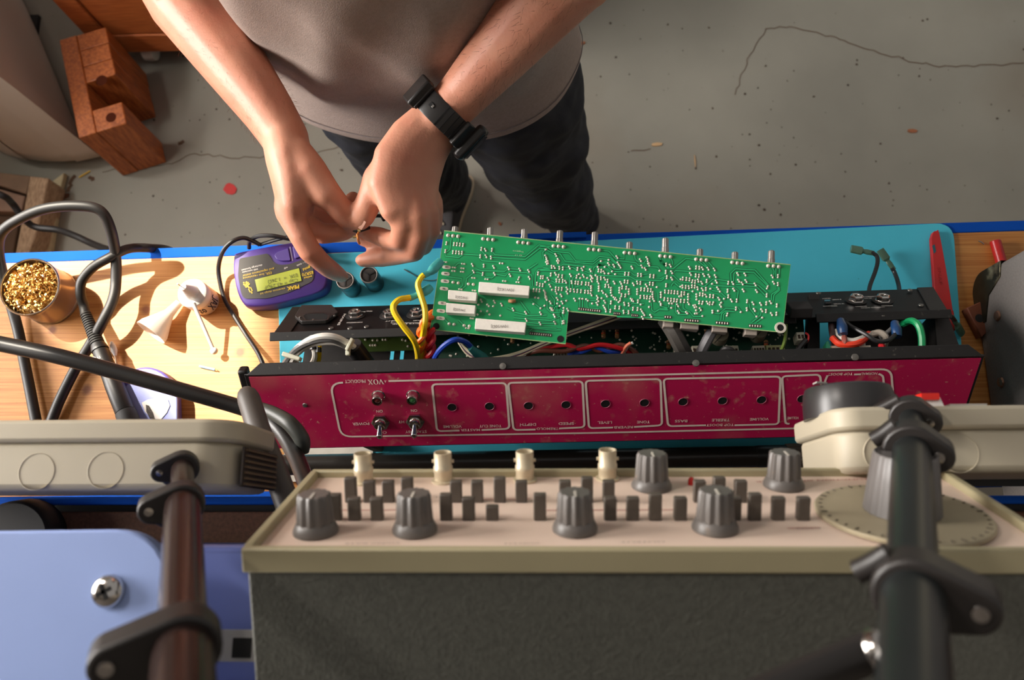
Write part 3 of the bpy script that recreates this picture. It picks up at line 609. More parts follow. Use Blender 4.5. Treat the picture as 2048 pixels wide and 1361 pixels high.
for px, py in ((700, 661), (865, 655), (1765, 635), (1842, 615), (1820, 585), (1637, 591), (662, 661), (733, 658)): MB().lathe(RPn.px(px, py - 4, .0003), RPn.n, [(.0026, 0), (.0022, .0008), (0, .001)], 12).build('panel_screw', mat('dull_zinc', (120, 116, 110), .4, metal=.7), amp)
# floor of the channel with slots through which the mat shows
B0, B1 = RTl - UP * .001, RTr - UP * .001; C0, C1 = fpt(0, Hpn) - UP * .001, fpt(Wp, Hpn) - UP * .001
def fl_pt(px, py):
    n_ = (B1 - B0).cross(C0 - B0).normalized(); d = ray(px, py); return CO + d * ((B0 - CO).dot(n_) / d.dot(n_))
fn = (B1 - B0).cross(C0 - B0).normalized(); fn = fn if fn.z > 0 else -fn
FLP = Plane(B0, B1 - B0, fn)
def lerp(a, b, t): return a + (b - a) * t
def floor_quad(t0, t1, s0=0, s1=1):
    q = [lerp(lerp(B0, B1, t0), lerp(C0, C1, t0), s0), lerp(lerp(B0, B1, t1), lerp(C0, C1, t1), s0), lerp(lerp(B0, B1, t1), lerp(C0, C1, t1), s1), lerp(lerp(B0, B1, t0), lerp(C0, C1, t0), s1)]
    return MB().prism(q, -fn * .0018)
def tx(px):                         # position along the chassis of a pixel column
    p = fl_pt(px, 718); return (p - B0).dot(rx) / (B1 - B0).length
inner = mat('inner_steel', (36, 32, 30), .6, var=.2, scale=200)
slots = [(786, 794), (806, 814), (845, 852), (866, 873), (888, 896), (905, 912)]
edges = [tx(612)] + [tx(v) for s_ in slots for v in s_] + [tx(1628)]
for i in range(0, len(edges), 2): floor_quad(edges[i], edges[i + 1]).build('base_plate', inner, amp)
for i in range(1, len(edges) - 1, 2): 
    floor_quad(edges[i], edges[i + 1], 0, .32).build('base_bridge', inner, amp); floor_quad(edges[i], edges[i + 1], .78, 1).build('base_bridge', inner, amp)
floor_quad(tx(1690), tx(1862)).build('base_plate', inner, amp)
MB().prism([fl_pt(1862, 640), fl_pt(1895, 735), fl_pt(1850, 760), fl_pt(1842, 650)], fn * .03).build('end_bracket', inner, amp)
MB().prism([fl_pt(1612, 600), fl_pt(1632, 600), fl_pt(1632, 760), fl_pt(1606, 760)], fn * .012).build('divider', inner, amp)
# transformers under the chassis carry it on the mat
for px, w_ in ((1060, .10), (1450, .09)):
    c = fl_pt(px, 745); z1_ = c.z - .0025; MB().box((c.x, c.y - .01, (ZB + .003 + z1_) / 2 - .006), (w_, .06, z1_ - ZB - .003 - .012)).build('transformer', black, amp, bevel=.003)
fc = P(757, 893, .003); MB().box((fc.x, fc.y + .004, ZB + .04), (.012, .02, .073)).build('support_foot', black, amp, bevel=.002)
fc = P(1800, 830, .003); MB().box((fc.x, fc.y + .02, ZB + .04), (.03, .03, .073)).build('support_foot', black, amp, bevel=.002)

# print on the control panel
def fr_(pts, r=8, wpx=3.2, closed=False):
    q = [FP.px(x, y, .0006) for x, y in pts]; wd = wpx / ppm(q[0]); return MB().ribbon(round_poly(q, r / ppm(q[0]), 6) if closed else q, FP.n, wd, closed, th=.0001)
def arcline(pts, rs):
    q = [FP.px(x, y, .0006) for x, y in pts]; k = ppm(q[0]); out = [q[0]]
    for i in range(1, len(q) - 1):
        a, b, c = q[i - 1], q[i], q[i + 1]; r = rs[i - 1] / k; p = b + (a - b).normalized() * r; s_ = b + (c - b).normalized() * r
        for j in range(7): t = j / 6; out.append(p * (1 - t) ** 2 + b * 2 * t * (1 - t) + s_ * t * t)
    out.append(q[-1]); return out, 4.3 / k
def pline(pts, rs, name='border_line'):
    q, wd = arcline(pts, rs); return MB().ribbon(q, FP.n, wd, th=.0001).build(name, cream, panel, smooth=False)
pline([(686, 765.5), (660, 766), (682, 874), (1180, 866.5), (1600, 857)], [26, 24, 1])
pline([(777, 762.5), (1300, 750), (1782, 738.5), (1787, 800)], [1, 20])
pline([(919, 861.7), (874, 863), (864, 769), (1012, 766.5), (1019, 858), (963, 860.5)], [10, 9, 9, 10])
pline([(1071, 859.5), (1027, 860.5), (1016, 766), (1165, 763), (1169, 855), (1118, 857.5)], [9, 9, 9, 9])
pline([(1226, 855.5), (1178, 857), (1171, 762), (1321, 758.5), (1324, 851), (1268, 854.5)], [9, 9, 9, 9])
pline([(1412, 851), (1336, 853), (1327, 758), (1561, 753.5), (1557, 849), (1469, 851)], [10, 9, 9, 9])
pline([(1578, 848), (1571, 849), (1564, 753), (1640, 749.5), (1644, 790)], [8, 9, 9])
pline([(1655, 751), (1649, 765), (1649, 780)], [8]); pline([(1757, 748), (1766, 752), (1768, 775)], [6]); pline([(1708, 749.4), (1722, 749)], [])
def pt_(s_, a, b, h_, bold=.012): text(s_, FP, a, b, h_ * 1.25, cream, panel, off=.0007, bold=bold)
pt_('PRODUCT', (730.5, 759.5), (689, 760.5), 6.2); pt_('A', (772.5, 761), (768, 761), 5)
# serif capitals V O X
def serif(pl, x0, y0, x1, y1):
    L = {'V': [[(0, 1), (.36, 1), (.36, .95), (.28, .93), (.55, .3), (.78, .93), (.68, .95), (.68, 1), (1, 1), (1, .95), (.92, .93), (.56, -.02), (.46, -.02), (.08, .93), (0, .95)]],
         'X': [[(0, 1), (.42, 1), (.42, .95), (.34, .93), (.54, .64), (.72, .93), (.62, .95), (.62, 1), (.96, 1), (.96, .95), (.86, .93), (.6, .55), (.9, .07), (1, .05), (1, 0), (.56, 0), (.56, .05), (.66, .07), (.46, .4), (.26, .07), (.38, .05), (.38, 0), (0, 0), (0, .05), (.12, .07), (.4, .49), (.1, .93), (0, .95)]]}
    A = pl.px(x0, y0, .0007); B = pl.px(x1, y1, .0007); x = (B - A).normalized(); y = pl.n.cross(x); wl = (B - A).length; hl = 12 / ppm(A); b = MB()
    def place(poly, u0, wd): b.add([A + x * (u0 + p[0] * wd) + y * p[1] * hl for p in poly], [tuple(range(len(poly)))])
    place(L['V'][0], 0, wl * .34); place(L['X'][0], wl * .67, wl * .33)
    n_ = 24; ou = [(.5 + .5 * math.cos(6.2832 * k / n_), .5 + .52 * math.sin(6.2832 * k / n_)) for k in range(n_)]; inn = [(.5 + .26 * math.cos(6.2832 * k / n_), .5 + .46 * math.sin(6.2832 * k / n_)) for k in range(n_)]
    b.add([A + x * (wl * .335 + p[0] * wl * .32) + y * p[1] * hl for p in ou + inn], [(k, (k + 1) % n_, n_ + (k + 1) % n_, n_ + k) for k in range(n_)])
    return b.build('logo_lettering', cream, panel, smooth=False)
serif(FP, 767, 759, 734.5, 760)
pt_('ON', (765, 820.5), (752, 821), 5.2); pt_('ON', (834, 819), (821.5, 819.5), 5.2)
pt_('POWER', (738, 845), (704.5, 846), 5.6); pt_('HT', (808, 842), (796.5, 842), 5.2); pt_('OFF', (773, 863), (754, 863.5), 5.2); pt_('STANDBY', (853, 861), (810, 862), 5.4)
pt_('TONE CUT', (1003, 850), (958.5, 850.5), 5.2); pt_('VOLUME', (923, 851), (886, 851.5), 5.2); pt_('MASTER', (960, 858), (921, 858.6), 4.8)
pt_('SPEED', (1148, 845), (1117, 845.5), 5.2); pt_('DEPTH', (1072, 847), (1040, 847.5), 5.2); pt_('TREMOLO', (1117, 855.5), (1073, 856), 4.8)
pt_('TONE', (1300, 842), (1274, 842.5), 5.2); pt_('LEVEL', (1224, 843), (1195, 843.5), 5.2); pt_('REVERB', (1266, 852.5), (1228, 853.2), 4.8)
pt_('VOLUME', (1538, 836), (1500, 837), 5.2); pt_('TREBLE', (1460, 838), (1424, 838.5), 5.2); pt_('BASS', (1375, 840), (1350, 840.5), 5.2); pt_('TOP BOOST', (1468, 848), (1413, 848.8), 4.8)
pt_('TOP BOOST', (1706, 746), (1656, 747), 4.8); pt_('NORMAL', (1755, 745), (1723, 746), 4.8); pt_('VOLUME', (1598, 834), (1575, 834.5), 5)
dark = mat('hole_dark', (8, 7, 7), .9)
for px, py in ((904, 815), (979, 813), (1057, 812), (1132, 810), (1211, 808), (1289, 806), (1366, 804), (1445, 802), (1523, 800), (1604, 798)):
    c = FP.px(px, py, .0005); MB().lathe(c, FP.n, [(.0040, 0), (.0040, .0002), (0, .0002)], 20).build('pot_hole', dark, panel); 
    MB().lathe(c, FP.n, [(.0040, .0001), (.0043, .0005), (.0046, .0001)], 20, ring=True).build('hole_rim', mat('worn_rim', (150, 60, 84), .5), panel)
for (px, py, jc, nm) in ((757, 792, (110, 50, 46), 'dark red lamp lens'), (826, 791, (70, 128, 74), 'green lamp lens')):
    c = FP.px(px, py, 0); bz = MB().lathe(c, FP.n, [(.0062, 0), (.0062, .0004), (.0054, .001), (.005, .008), (.0046, .0088), (.0036, .0085), (.0034, .006), (0, .006)], 22).build('lamp_bezel', chrome, amp)
    tag(MB().lathe(c + FP.n * .006, FP.n, [(.0033, 0), (.003, .0014), (.0014, .0022), (0, .0024)], 16).build('lamp_lens', mat('lens_%d' % jc[0], jc, .2), bz), nm)
for px, py in ((762, 843), (831, 841)):
    c = FP.px(px, py, 0); nut = MB().lathe(c, FP.n, [(.0088, 0), (.0088, .0028), (.0078, .0034), (.0056, .0034)], 6, sx=fx).build('hex_nut', chrome, amp)
    MB().lathe(c, FP.n, [(.0056, .003), (.0054, .0075), (.0046, .008), (.003, .0072), (0, .007)], 20).build('bushing', chrome, nut)
    tip = FP.px(px - 3, py + 29, .010); MB().tube([c + FP.n * .006, lerp(c + FP.n * .006, tip, .5), tip], .0022, 12, radii=[.0019, .0024, .0031], smooth=4).build('toggle', chrome, nut); MB().ball(tip, .0032, 12).build('toggle_tip', chrome, nut)
MB().lathe(FP.px(610, 811, .0004), FP.n, [(.0024, 0), (.002, .001), (0, .0013)], 12).build('panel_screw', steel, amp)
# inlet, jacks and print on the rear panel
iec = RPn.px(636, 640, 0); rxv = RPn.x; ryv = RPn.y
if ryv.z > 0: up_r = ryv
k6 = lambda x, y: (560 + x / 6.02, 600 + y / 6.02)
hexo = [RPn.px(*k6(*q), .0005) for q in ((185, 235), (265, 105), (630, 100), (705, 185), (560, 290), (265, 300))]
inl = MB().prism(round_poly(hexo, .001), RPn.n * .004).build('mains_inlet', mat('inlet_black', (44, 41, 39), .42), amp, bevel=.0006)
so = [RPn.px(*k6(*q), .0046) for q in ((275, 205), (310, 178), (530, 170), (575, 195), (560, 240), (320, 250))]
MB().prism(so, RPn.n * .0004).build('inlet_socket', dark, inl, smooth=False)
ring = MB().ribbon(round_poly([RPn.px(*k6(*q), .0046) for q in ((262, 200), (305, 165), (545, 158), (592, 190), (575, 255), (310, 265))], .001), RPn.n, .0016, True, th=.0016); ring.build('inlet_rim', mat('inlet_black', (44, 41, 39), .42), inl, smooth=False)
for q in ((400, 245), (240, 215), (655, 195)): MB().lathe(RPn.px(*k6(*q), .0046), RPn.n, [(.0012, 0), (.001, .001), (0, .0012)], 8).build('inlet_pin', steel, inl)
def jack(px, py, r=.0066):
    c = RPn.px(px, py, 0); j = MB().lathe(c, RPn.n, [(r * 1.15, 0), (r * 1.15, .001), (r, .0012), (r * .98, .005), (r * .8, .0062), (r * .5, .006), (r * .46, .003)], 6, sx=RPn.x).build('jack_nut', chrome, amp, bevel=.0004)
    MB().lathe(c, RPn.n, [(r * 1.5, 0), (r * 1.5, .0006), (r * 1.1, .0009)], 24).build('washer', black, j); MB().lathe(c, RPn.n, [(r * .47, .003), (0, .0031)], 14).build('jack_bore', dark, j)
for px, py in ((711, 632), (779, 632), (833, 630), (1712, 602), (1765, 602)): jack(px, py)
rp = lambda s_, a, b, h_: text(s_, RPn, a, b, h_ * 1.35, lw, amp, off=.0006, bold=.02)
rp('FOOTSWITCH', (725, 644), (694, 645), 3); rp('REVERB / TREMOLO', (731, 623), (697, 624), 3.2); rp('SEND', (745, 622), (733, 622), 3); rp('INPUT', (800, 641), (771, 642), 2.6); rp('RETURN', (845, 640), (827, 641), 2.6)
rp('EFFECTS LOOP', (860, 646), (785, 648), 2.8); rp('MAINS', (688, 628), (674, 651), 3.4)
MB().ribbon([RPn.px(*q, .0006) for q in ((786, 641), (782, 647), (860, 646))], RPn.n, .0007).build('border_line', lw, amp, smooth=False)
k5 = lambda x, y: (1600 + x / 5.85, 560 + y / 5.85)
for s_, a, b, h_ in (('EXTERNAL', (775, 305), (640, 310), 2.6), ('EXTENSION', (1080, 298), (950, 300), 2.6), ('LOUDSPEAKER OUTPUTS', (985, 315), (710, 325), 2.6), ('DISCONNECT BOTH FIRST', (920, 190), (610, 195), 2.6), ('INTERNAL', (640, 212), (550, 215), 2.4), ('MINIMUM LOAD', (915, 208), (730, 214), 2.4), ('8 OHMS', (478, 225), (375, 230), 2.6), ('16 OHMS', (510, 275), (390, 280), 2.6), ('SELECT', (355, 212), (255, 216), 2.6), ('IMPEDANCE', (430, 300), (265, 305), 2.8)):
    rp(s_, k5(*a), k5(*b), h_)
MB().prism([RPn.px(*k5(*q), .0004) for q in ((285, 245), (352, 243), (368, 290), (300, 292))], RPn.n * .0012).build('slide_switch', blackp, amp); MB().prism([RPn.px(*k5(*q), .0016) for q in ((285, 243), (352, 241), (352, 252), (287, 254))], RPn.n * .0008).build('switch_slider', mat('cyan_tip', (90, 150, 170), .4), amp)
MB().box(RPn.px(1598, 620, .012), (.020, .016, .010), (RPn.x, RPn.y, RPn.n)).build('rubber_block', mat('dark_foam', (44, 42, 42), .8), amp, bevel=.001)
# boards inside the chassis
g2 = mat('dark_board_green', (16, 58, 42), .45, var=.25, scale=60); g1 = mat('olive_board_green', (70, 92, 38), .45, var=.2, scale=50); solder = mat('solder', (216, 208, 192), .35, metal=.25, var=.08); creamp = mat('cream_plastic', (226, 218, 198), .45)
def fbox(name, pts, h0, th, m_, par): return MB().prism([FLP.px(*q, h0) for q in pts], fn * th).build(name, m_, par)
b1 = fbox('power_board', ((690, 655), (905, 640), (905, 699), (704, 706)), .008, .0016, g1, amp)
b2 = fbox('main_board', ((868, 640), (1602, 610), (1610, 745), (868, 765)), .014, .0016, g2, amp)
random.seed(5)
jb = MB()
for px, py in [(697, 680), (731, 680), (746, 681), (755, 681), (766, 680), (772, 680), (805, 680), (812, 682), (741, 691), (746, 691), (751, 691), (816, 693)]: jb.blob(FLP.px(px, py, .0097), fn, .0014, .0012)
tag(jb.build('solder_joints', solder, b1), None, kind='stuff')
jb = MB()
for _ in range(150):
    px = random.uniform(890, 1595); jb.blob(FLP.px(px, random.uniform(655, 728) - (px - 890) * .015, .0157), fn, random.choice((.0009, .0013)), .0011)
tag(jb.build('solder_joints', solder, b2), None, kind='stuff')
resm = mat('resistor_tan', (170, 120, 80), .5); slv = mat('board_print', (150, 165, 155), .6)
for px, py in ((1234, 668), (1025, 678), (1337, 690), (1413, 668), (1532, 690), (1207, 668)):
    a, c = FLP.px(px, py - 8, .019), FLP.px(px, py + 8, .019); r_ = MB().tube([a, lerp(a, c, .25), lerp(a, c, .5), lerp(a, c, .75), c], .002, 10, radii=[.0019, .0022, .0017, .0017, .0022, .0019]).build('resistor', resm, b2)
    for t_, cc in ((.3, (60, 30, 20)), (.5, (200, 60, 30)), (.7, (190, 150, 60))): MB().cyl(lerp(a, c, t_ - .04), lerp(a, c, t_ + .04), .0021, seg=10).build('colour_band', mat('band%d' % cc[0], cc, .5), r_)
for px, py, r_ in ((1437, 678, .008), (1513, 672, .008)): 
    q = MB().lathe(FLP.px(px, py, .0156), fn, [(r_, 0), (r_, .010), (r_ * .94, .011), (0, .011)], 22).build('trimmer', mat('trimmer_tan', (138, 126, 108), .4, metal=.3), b2); MB().box(FLP.px(px, py, .0268), (.011, .0006, .0005), (V((.7, .7, 0)), V((-.7, .7, 0)), fn)).build('trimmer_slot', dark, q)
def conn(px, py, wpx, hpx, m_=creamp, npin=4, hh=.012):
    c = FLP.px(px, py, .0156 + hh / 2); k = ppm(c); o = MB().box(c, (wpx / k, hpx / k, hh), (FLP.x, FLP.y, fn)).build('connector', m_, b2, bevel=.0006)
    for i in range(npin): MB().box(c + fn * (hh / 2 + .0002) + FLP.x * (wpx / k * ((i + .5) / npin - .5) * .9) - FLP.y * hpx / k * .1, (wpx / k / npin * .55, hpx / k * .45, .0008), (FLP.x, FLP.y, fn)).build('connector_slot', mat('slot_brown', (70, 50, 36), .7), o)
conn(1128, 714, 42, 20, npin=6); conn(1246, 712, 24, 12); conn(1362, 706, 28, 22, npin=3); conn(1394, 705, 24, 18, npin=3); conn(1460, 706, 30, 20); conn(1515, 704, 24, 16); conn(1548, 703, 36, 16, mat('lime_cream', (206, 206, 150), .5)); conn(1598, 678, 16, 18, npin=2)
c6 = [(226, 218, 198), (205, 70, 40), (240, 130, 40), (240, 200, 50), (60, 140, 70), (50, 80, 170)]
for i in range(6): MB().box(FLP.px(1110 + i * 7.5, 718, .0292), (.0028, .004, .001), (FLP.x, FLP.y, fn)).build('pin_cap', mat('pin%d' % i, c6[i], .5), b2)
for px in (1651, 1708):
    q = fbox('terminal', ((px - 4, 706), (px + 22, 704), (px + 24, 712), (px, 713)), .03, .014, creamp, amp); fbox('terminal_card', ((px - 6, 695), (px - 2, 694), (px + 4, 712), (px - 4, 713)), .035, .012, mat('card_green', (30, 110, 80), .5), amp)
# wires inside the chassis: each a part
def wire(pts, r, col, label=None, name='wire', rough=.4, smooth=8):
    o = MB().tube([P(*p) for p in pts], r, 8, smooth=smooth).build(name, mat('wire_%d_%d_%d' % col, col, rough, var=.06), amp)
    if label: o['label'] = label
    return o
Y_, O_, Rd, Bl, Wh, Bk, Gn, Br, Gy = (240, 200, 20), (238, 110, 24), (196, 26, 34), (30, 66, 170), (222, 218, 208), (30, 29, 30), (20, 150, 90), (110, 62, 48), (98, 96, 94)
teal = mat('clear_teal_sleeve', (84, 186, 182), .25, trans=.3); 
yw = wire([(834, 738, .10), (836, 712, .12), (828, 682, .145), (806, 652, .155), (790, 628, .158), (787, 612, .158), (798, 600, .155), (812, 597, .15), (820, 596, .148)], .0028, Y_, 'yellow wire')
yw2 = wire([(842, 738, .10), (843, 700, .125), (846, 670, .14), (850, 645, .15), (850, 620, .15), (842, 592, .15), (836, 570, .15), (842, 556, .15), (848, 550, .15)], .0028, Y_, 'yellow wire')
MB().tube([P(818, 597, .148), P(836, 590, .146), P(852, 582, .144), P(862, 574, .142)], .004, 10, radii=[.0032, .0028, .0042, .0044, .0036], flat=.7).build('sleeve', teal, yw)
MB().tube([P(848, 551, .15), P(860, 545, .148), P(872, 533, .145), P(882, 522, .142)], .004, 10, radii=[.0032, .0028, .0046, .0046, .004], flat=.7).build('sleeve', teal, yw2)
def twist(a, b, col, r=.0026, turns=3, label=None):
    A = [P(*p) for p in a]; A = catmull(A, 14); n_ = len(A)
    for ph in (0, math.pi):
        pts = []
        for i, p in enumerate(A):
            t = (A[min(i + 1, n_ - 1)] - A[max(i - 1, 0)]).normalized(); x, y = perp(t); th = ph + turns * 6.283 * i / (n_ - 1); pts.append(p + (x * math.cos(th) + y * math.sin(th)) * r * 1.05)
        o = MB().tube(pts, r, 8, smooth=0).build('wire', mat('wire_%d_%d_%d' % col, col, .4, var=.06), amp); o['label'] = label
twist([(848, 738, .10), (842, 705, .12), (843, 680, .135), (846, 655, .14), (860, 636, .135), (878, 622, .125)], 0, O_, turns=3, label='orange twisted wire')
twist([(856, 738, .10), (860, 712, .118), (861, 690, .13), (862, 665, .135), (868, 640, .13), (876, 622, .125)], 0, Rd, turns=3, label='red twisted wire')
bw = wire([(865, 735, .11), (872, 712, .13), (888, 692, .14), (910, 680, .142), (930, 684, .135), (945, 698, .125), (955, 710, .115)], .0026, Bl, 'blue wire')
MB().tube([P(940, 696, .13), P(952, 706, .12), P(966, 718, .11), P(978, 728, .10)], .004, 10, radii=[.003, .0042, .0056, .005], flat=.7).build('sleeve', teal, bw)
wire([(570, 738, .10), (580, 715, .115), (600, 692, .13), (632, 675, .142), (668, 674, .142), (700, 690, .13), (735, 716, .11), (752, 738, .09)], .003, Wh, 'white wire')
wire([(566, 738, .10), (574, 722, .112), (596, 697, .128), (628, 682, .138), (664, 679, .14), (695, 694, .128), (728, 720, .11)], .0033, Gy, 'grey wire')
wire([(578, 740, .10), (588, 716, .118), (612, 694, .128), (640, 686, .134), (674, 686, .134), (702, 700, .122), (725, 722, .108)], .0028, Wh, 'white wire')
wire([(592, 736, .10), (592, 716, .11), (588, 706, .115)], .0028, Wh); wire([(614, 738, .095), (624, 728, .10), (630, 712, .105), (627, 690, .11)], .0027, Wh, 'white wire'); wire([(632, 736, .09), (637, 718, .10), (638, 690, .11)], .0026, Y_, 'yellow green wire')
wire([(626, 700, .11), (625, 672, .11)], .003, Bk, smooth=0); wire([(637, 705, .108), (636, 672, .11)], .003, Bk, smooth=0)
sl = MB().cyl(P(705, 692, .125), P(742, 742, .095), .0088, seg=18).build('cable_sleeve', mat('wire_30_29_30', Bk, .4), amp); text('SAFT  5.12', Plane(lerp(P(705, 692, .133), P(742, 742, .103), .5), P(742, 742, .1) - P(705, 692, .13), V((-.3, .2, 1))), (735, 738), (702, 700), 5, lw, amp, off=.001)
nyl = mat('nylon', (222, 220, 196), .45)
MB().box(P(700, 690, .135), (.012, .0032, .007), (V((.4, .9, 0)).normalized(), V((-.9, .4, 0)).normalized(), UP)).build('cable_tie', nyl, amp, bevel=.0008); MB().box(P(696, 703, .13), (.004, .008, .004)).build('cable_tie_tail', nyl, amp, bevel=.0008)
MB().box(P(584, 714, .122), (.018, .004, .007), (V((.95, -.3, 0)).normalized(), V((.3, .95, 0)).normalized(), UP)).build('cable_tie', nyl, amp, bevel=.0008)
for i in range(6):
    o_ = i * 3.2; wire([(912 + i, 676 + o_ * .6, .10), (935, 700 + o_ * .6, .10), (965, 716 + o_ * .5, .105), (1000, 714 + o_ * .5, .11), (1040, 704 + o_ * .5, .112), (1085, 686 + o_ * .4, .115), (1140, 664 + o_ * .4, .118), (1200, 642 + o_ * .5, .118), (1245, 626 + o_ * .5, .115)], .0011, (200, 188, 160) if i not in (3, 4) else ((36, 40, 80) if i == 3 else (110, 40, 44)), 'thin cream wire' if i not in (3, 4) else None)
wire([(1035, 725, .095), (1050, 712, .105), (1080, 702, .115), (1130, 703, .115), (1170, 692, .115), (1200, 702, .11), (1240, 690, .112), (1270, 704, .108), (1276, 717, .1)], .0022, Br, 'brown wire')
wire([(1080, 700, .105), (1130, 690, .115), (1160, 698, .115), (1200, 690, .115), (1240, 697, .112), (1262, 708, .105), (1278, 718, .1)], .0022, Rd, 'red wire')
wire([(1145, 724, .095), (1140, 708, .105), (1165, 704, .112), (1190, 696, .112), (1220, 704, .11), (1244, 706, .105)], .0022, Bl, 'blue wire')
wire([(1242, 712, .105), (1252, 694, .115), (1262, 686, .118)], .0016, (220, 120, 90)); wire([(1246, 712, .105), (1256, 692, .115), (1266, 686, .118)], .0014, Wh)
wire([(1330, 640, .12), (1345, 662, .125), (1360, 690, .12), (1372, 712, .11)], .0075, (70, 66, 62), 'grey sheathed cable', 'sheathed_cable')
wire([(1424, 664, .125), (1415, 680, .125), (1405, 700, .118), (1399, 716, .108)], .005, (104, 102, 104), 'light grey sheathed cable', 'sheathed_cable')
for dx, cc in ((0, (240, 150, 30)), (4, (205, 50, 40)), (8, Wh)): wire([(1428 + dx, 652, .127), (1426 + dx, 660, .128), (1421 + dx * .5, 668, .126)], .0014, cc)
wire([(1438, 716, .11), (1446, 700, .12), (1462, 700, .122), (1470, 712, .112)], .0026, (40, 38, 38)); wire([(1446, 702, .118), (1458, 702, .12), (1468, 714, .11)], .0015, (216, 90, 70)); wire([(1518, 708, .115), (1535, 706, .118), (1555, 712, .112)], .002, Gy); wire([(1572, 650, .12), (1570, 680, .125), (1562, 702, .12), (1552, 712, .112)], .0016, (90, 110, 40)); wire([(1568, 690, .122), (1560, 705, .118), (1550, 713, .112)], .0014, O_)
wire([(1598, 730, .105), (1590, 712, .115), (1600, 695, .12), (1612, 680, .12)], .0026, (24, 23, 24)); wire([(1290, 720, .11), (1320, 712, .118), (1350, 716, .112)], .003, (22, 21, 21)); wire([(1606, 688, .112), (1615, 683, .112), (1617, 672, .112), (1611, 666, .11)], .0009, Rd)
# right compartment
wire([(1662, 640, .09), (1664, 662, .11), (1670, 690, .11), (1676, 716, .10)], .003, (60, 40, 38)); wire([(1664, 676, .115), (1678, 688, .12), (1702, 690, .122), (1722, 684, .12), (1738, 668, .112)], .003, (226, 62, 34), 'orange red wire')
wire([(1672, 662, .11), (1684, 676, .118), (1704, 682, .12), (1726, 676, .118), (1742, 668, .112)], .0025, Wh, 'white wire'); wire([(1686, 665, .115), (1689, 685, .122), (1682, 705, .115), (1676, 718, .105)], .0026, (150, 84, 74), 'pinkish brown wire')
wire([(1684, 636, .10), (1700, 652, .115), (1730, 668, .125), (1752, 682, .128), (1775, 682, .128), (1795, 665, .122)], .002, Bk); wire([(1795, 645, .11), (1778, 662, .12), (1760, 676, .12)], .0018, Gy); wire([(1762, 690, .118), (1766, 700, .12), (1758, 710, .115), (1748, 718, .105)], .003, Rd, 'red wire'); wire([(1745, 668, .115), (1760, 666, .12), (1772, 676, .122), (1768, 694, .115)], .003, (150, 140, 128))
wire([(1806, 648, .10), (1822, 642, .112), (1836, 650, .12), (1843, 672, .12), (1844, 700, .118), (1843, 722, .11)], .0032, Gn, 'green wire')
wire([(1726, 676, .11), (1727, 695, .112), (1728, 706, .108)], .002, Wh)
for px, py in ((1684, 655), (1792, 660)): MB().tube([P(px - 3, py - 14, .115), P(px, py, .12), P(px + 2, py + 14, .122)], .004, 10, radii=[.0035, .005, .0042]).build('sleeve', mat('navy_sleeve', (24, 60, 104), .3), amp)
def spade(px_pts, label, col=Bk):
    o = wire(px_pts[0], .0022, col, label); a, b = px_pts[1]; A, B = P(*a), P(*b)
    MB().tube([A, lerp(A, B, .35), lerp(A, B, .5), lerp(A, B, .62), B], .004, 10, radii=[.0026, .003, .0024, .0046, .0046, .0044], flat=.6, side=(B - A).cross(UP)).build('sleeve', mat('clear_green_sleeve', (98, 136, 112), .25, trans=.35), o)
    MB().box(lerp(A, B, .78), ((B - A).length * .4, .0048, .0012), ((B - A).normalized(), UP.cross(B - A).normalized(), (B - A).cross(UP.cross(B - A)).normalized())).build('terminal', mat('tinned_brass', (206, 190, 140), .3, metal=.7), o)
spade(([(1735, 600, .05), (1740, 572, .035), (1750, 545, .03), (1755, 525, .03), (1753, 512, .03), (1742, 505, .03)], ((1748, 507, .03), (1702, 498, .03))), 'black wire with clear spade sleeve')
spade(([(1800, 600, .04), (1797, 570, .02), (1790, 548, .012), (1784, 536, .012)], ((1788, 540, .012), (1760, 500, .012))), 'black wire with clear spade sleeve')
spade(([(1850, 660, .05), (1865, 666, .04), (1876, 672, .03)], ((1872, 670, .03), (1904, 698, .02))), 'black wire with clear spade sleeve')
spade(([(1895, 626, .09), (1902, 634, .05), (1910, 642, .02)], ((1904, 634, .03), (1924, 668, .008))), 'black wire with green spade sleeve')
# ------------------------------------------------------------------ loose circuit board lying across the chassis
PH = .136; BP = Hp(PH); BT = Hp(PH + .0016)
pcbm = mat('green_solder_mask', (16, 150, 88), .38, var=.14, scale=14, coat=.15); over(pcbm, (120, 168, 120), 26, .68, .82, amount=.4)
pcb = thing('circuit_board', BP.px(1200, 580), 'large bright green circuit board with solder side up across the chassis', 'circuit board')
op = [BP.px(*q) for q in ((889, 463), (1580, 531), (1564, 666), (1137, 624), (1131, 689), (861, 660))]
if (op[1] - op[0]).cross(op[2] - op[1]).z < 0: pass
MB().prism(op, UP * .0016).build('board', pcbm, pcb, smooth=False)
edge = mat('board_edge', (150, 178, 120), .6); k_ = .0006
MB().ribbon(op, UP, .0009, True, th=.0017).build('board_edge', edge, pcb, smooth=False)
cA = lambda x, y: (860 + x / 7.5625, 440 + y / 7.5625); cB = lambda x, y: (1080 + x / 7.16, 470 + y / 7.16); cC = lambda x, y: (1320 + x / 7.163, 490 + y / 7.163); cD = lambda x, y: (860 + x / 4.5375, 440 + y / 4.5375)
bx_ = (op[1] - op[0]).normalized(); by_ = UP.cross(bx_)          # along / up the board
TR = {}
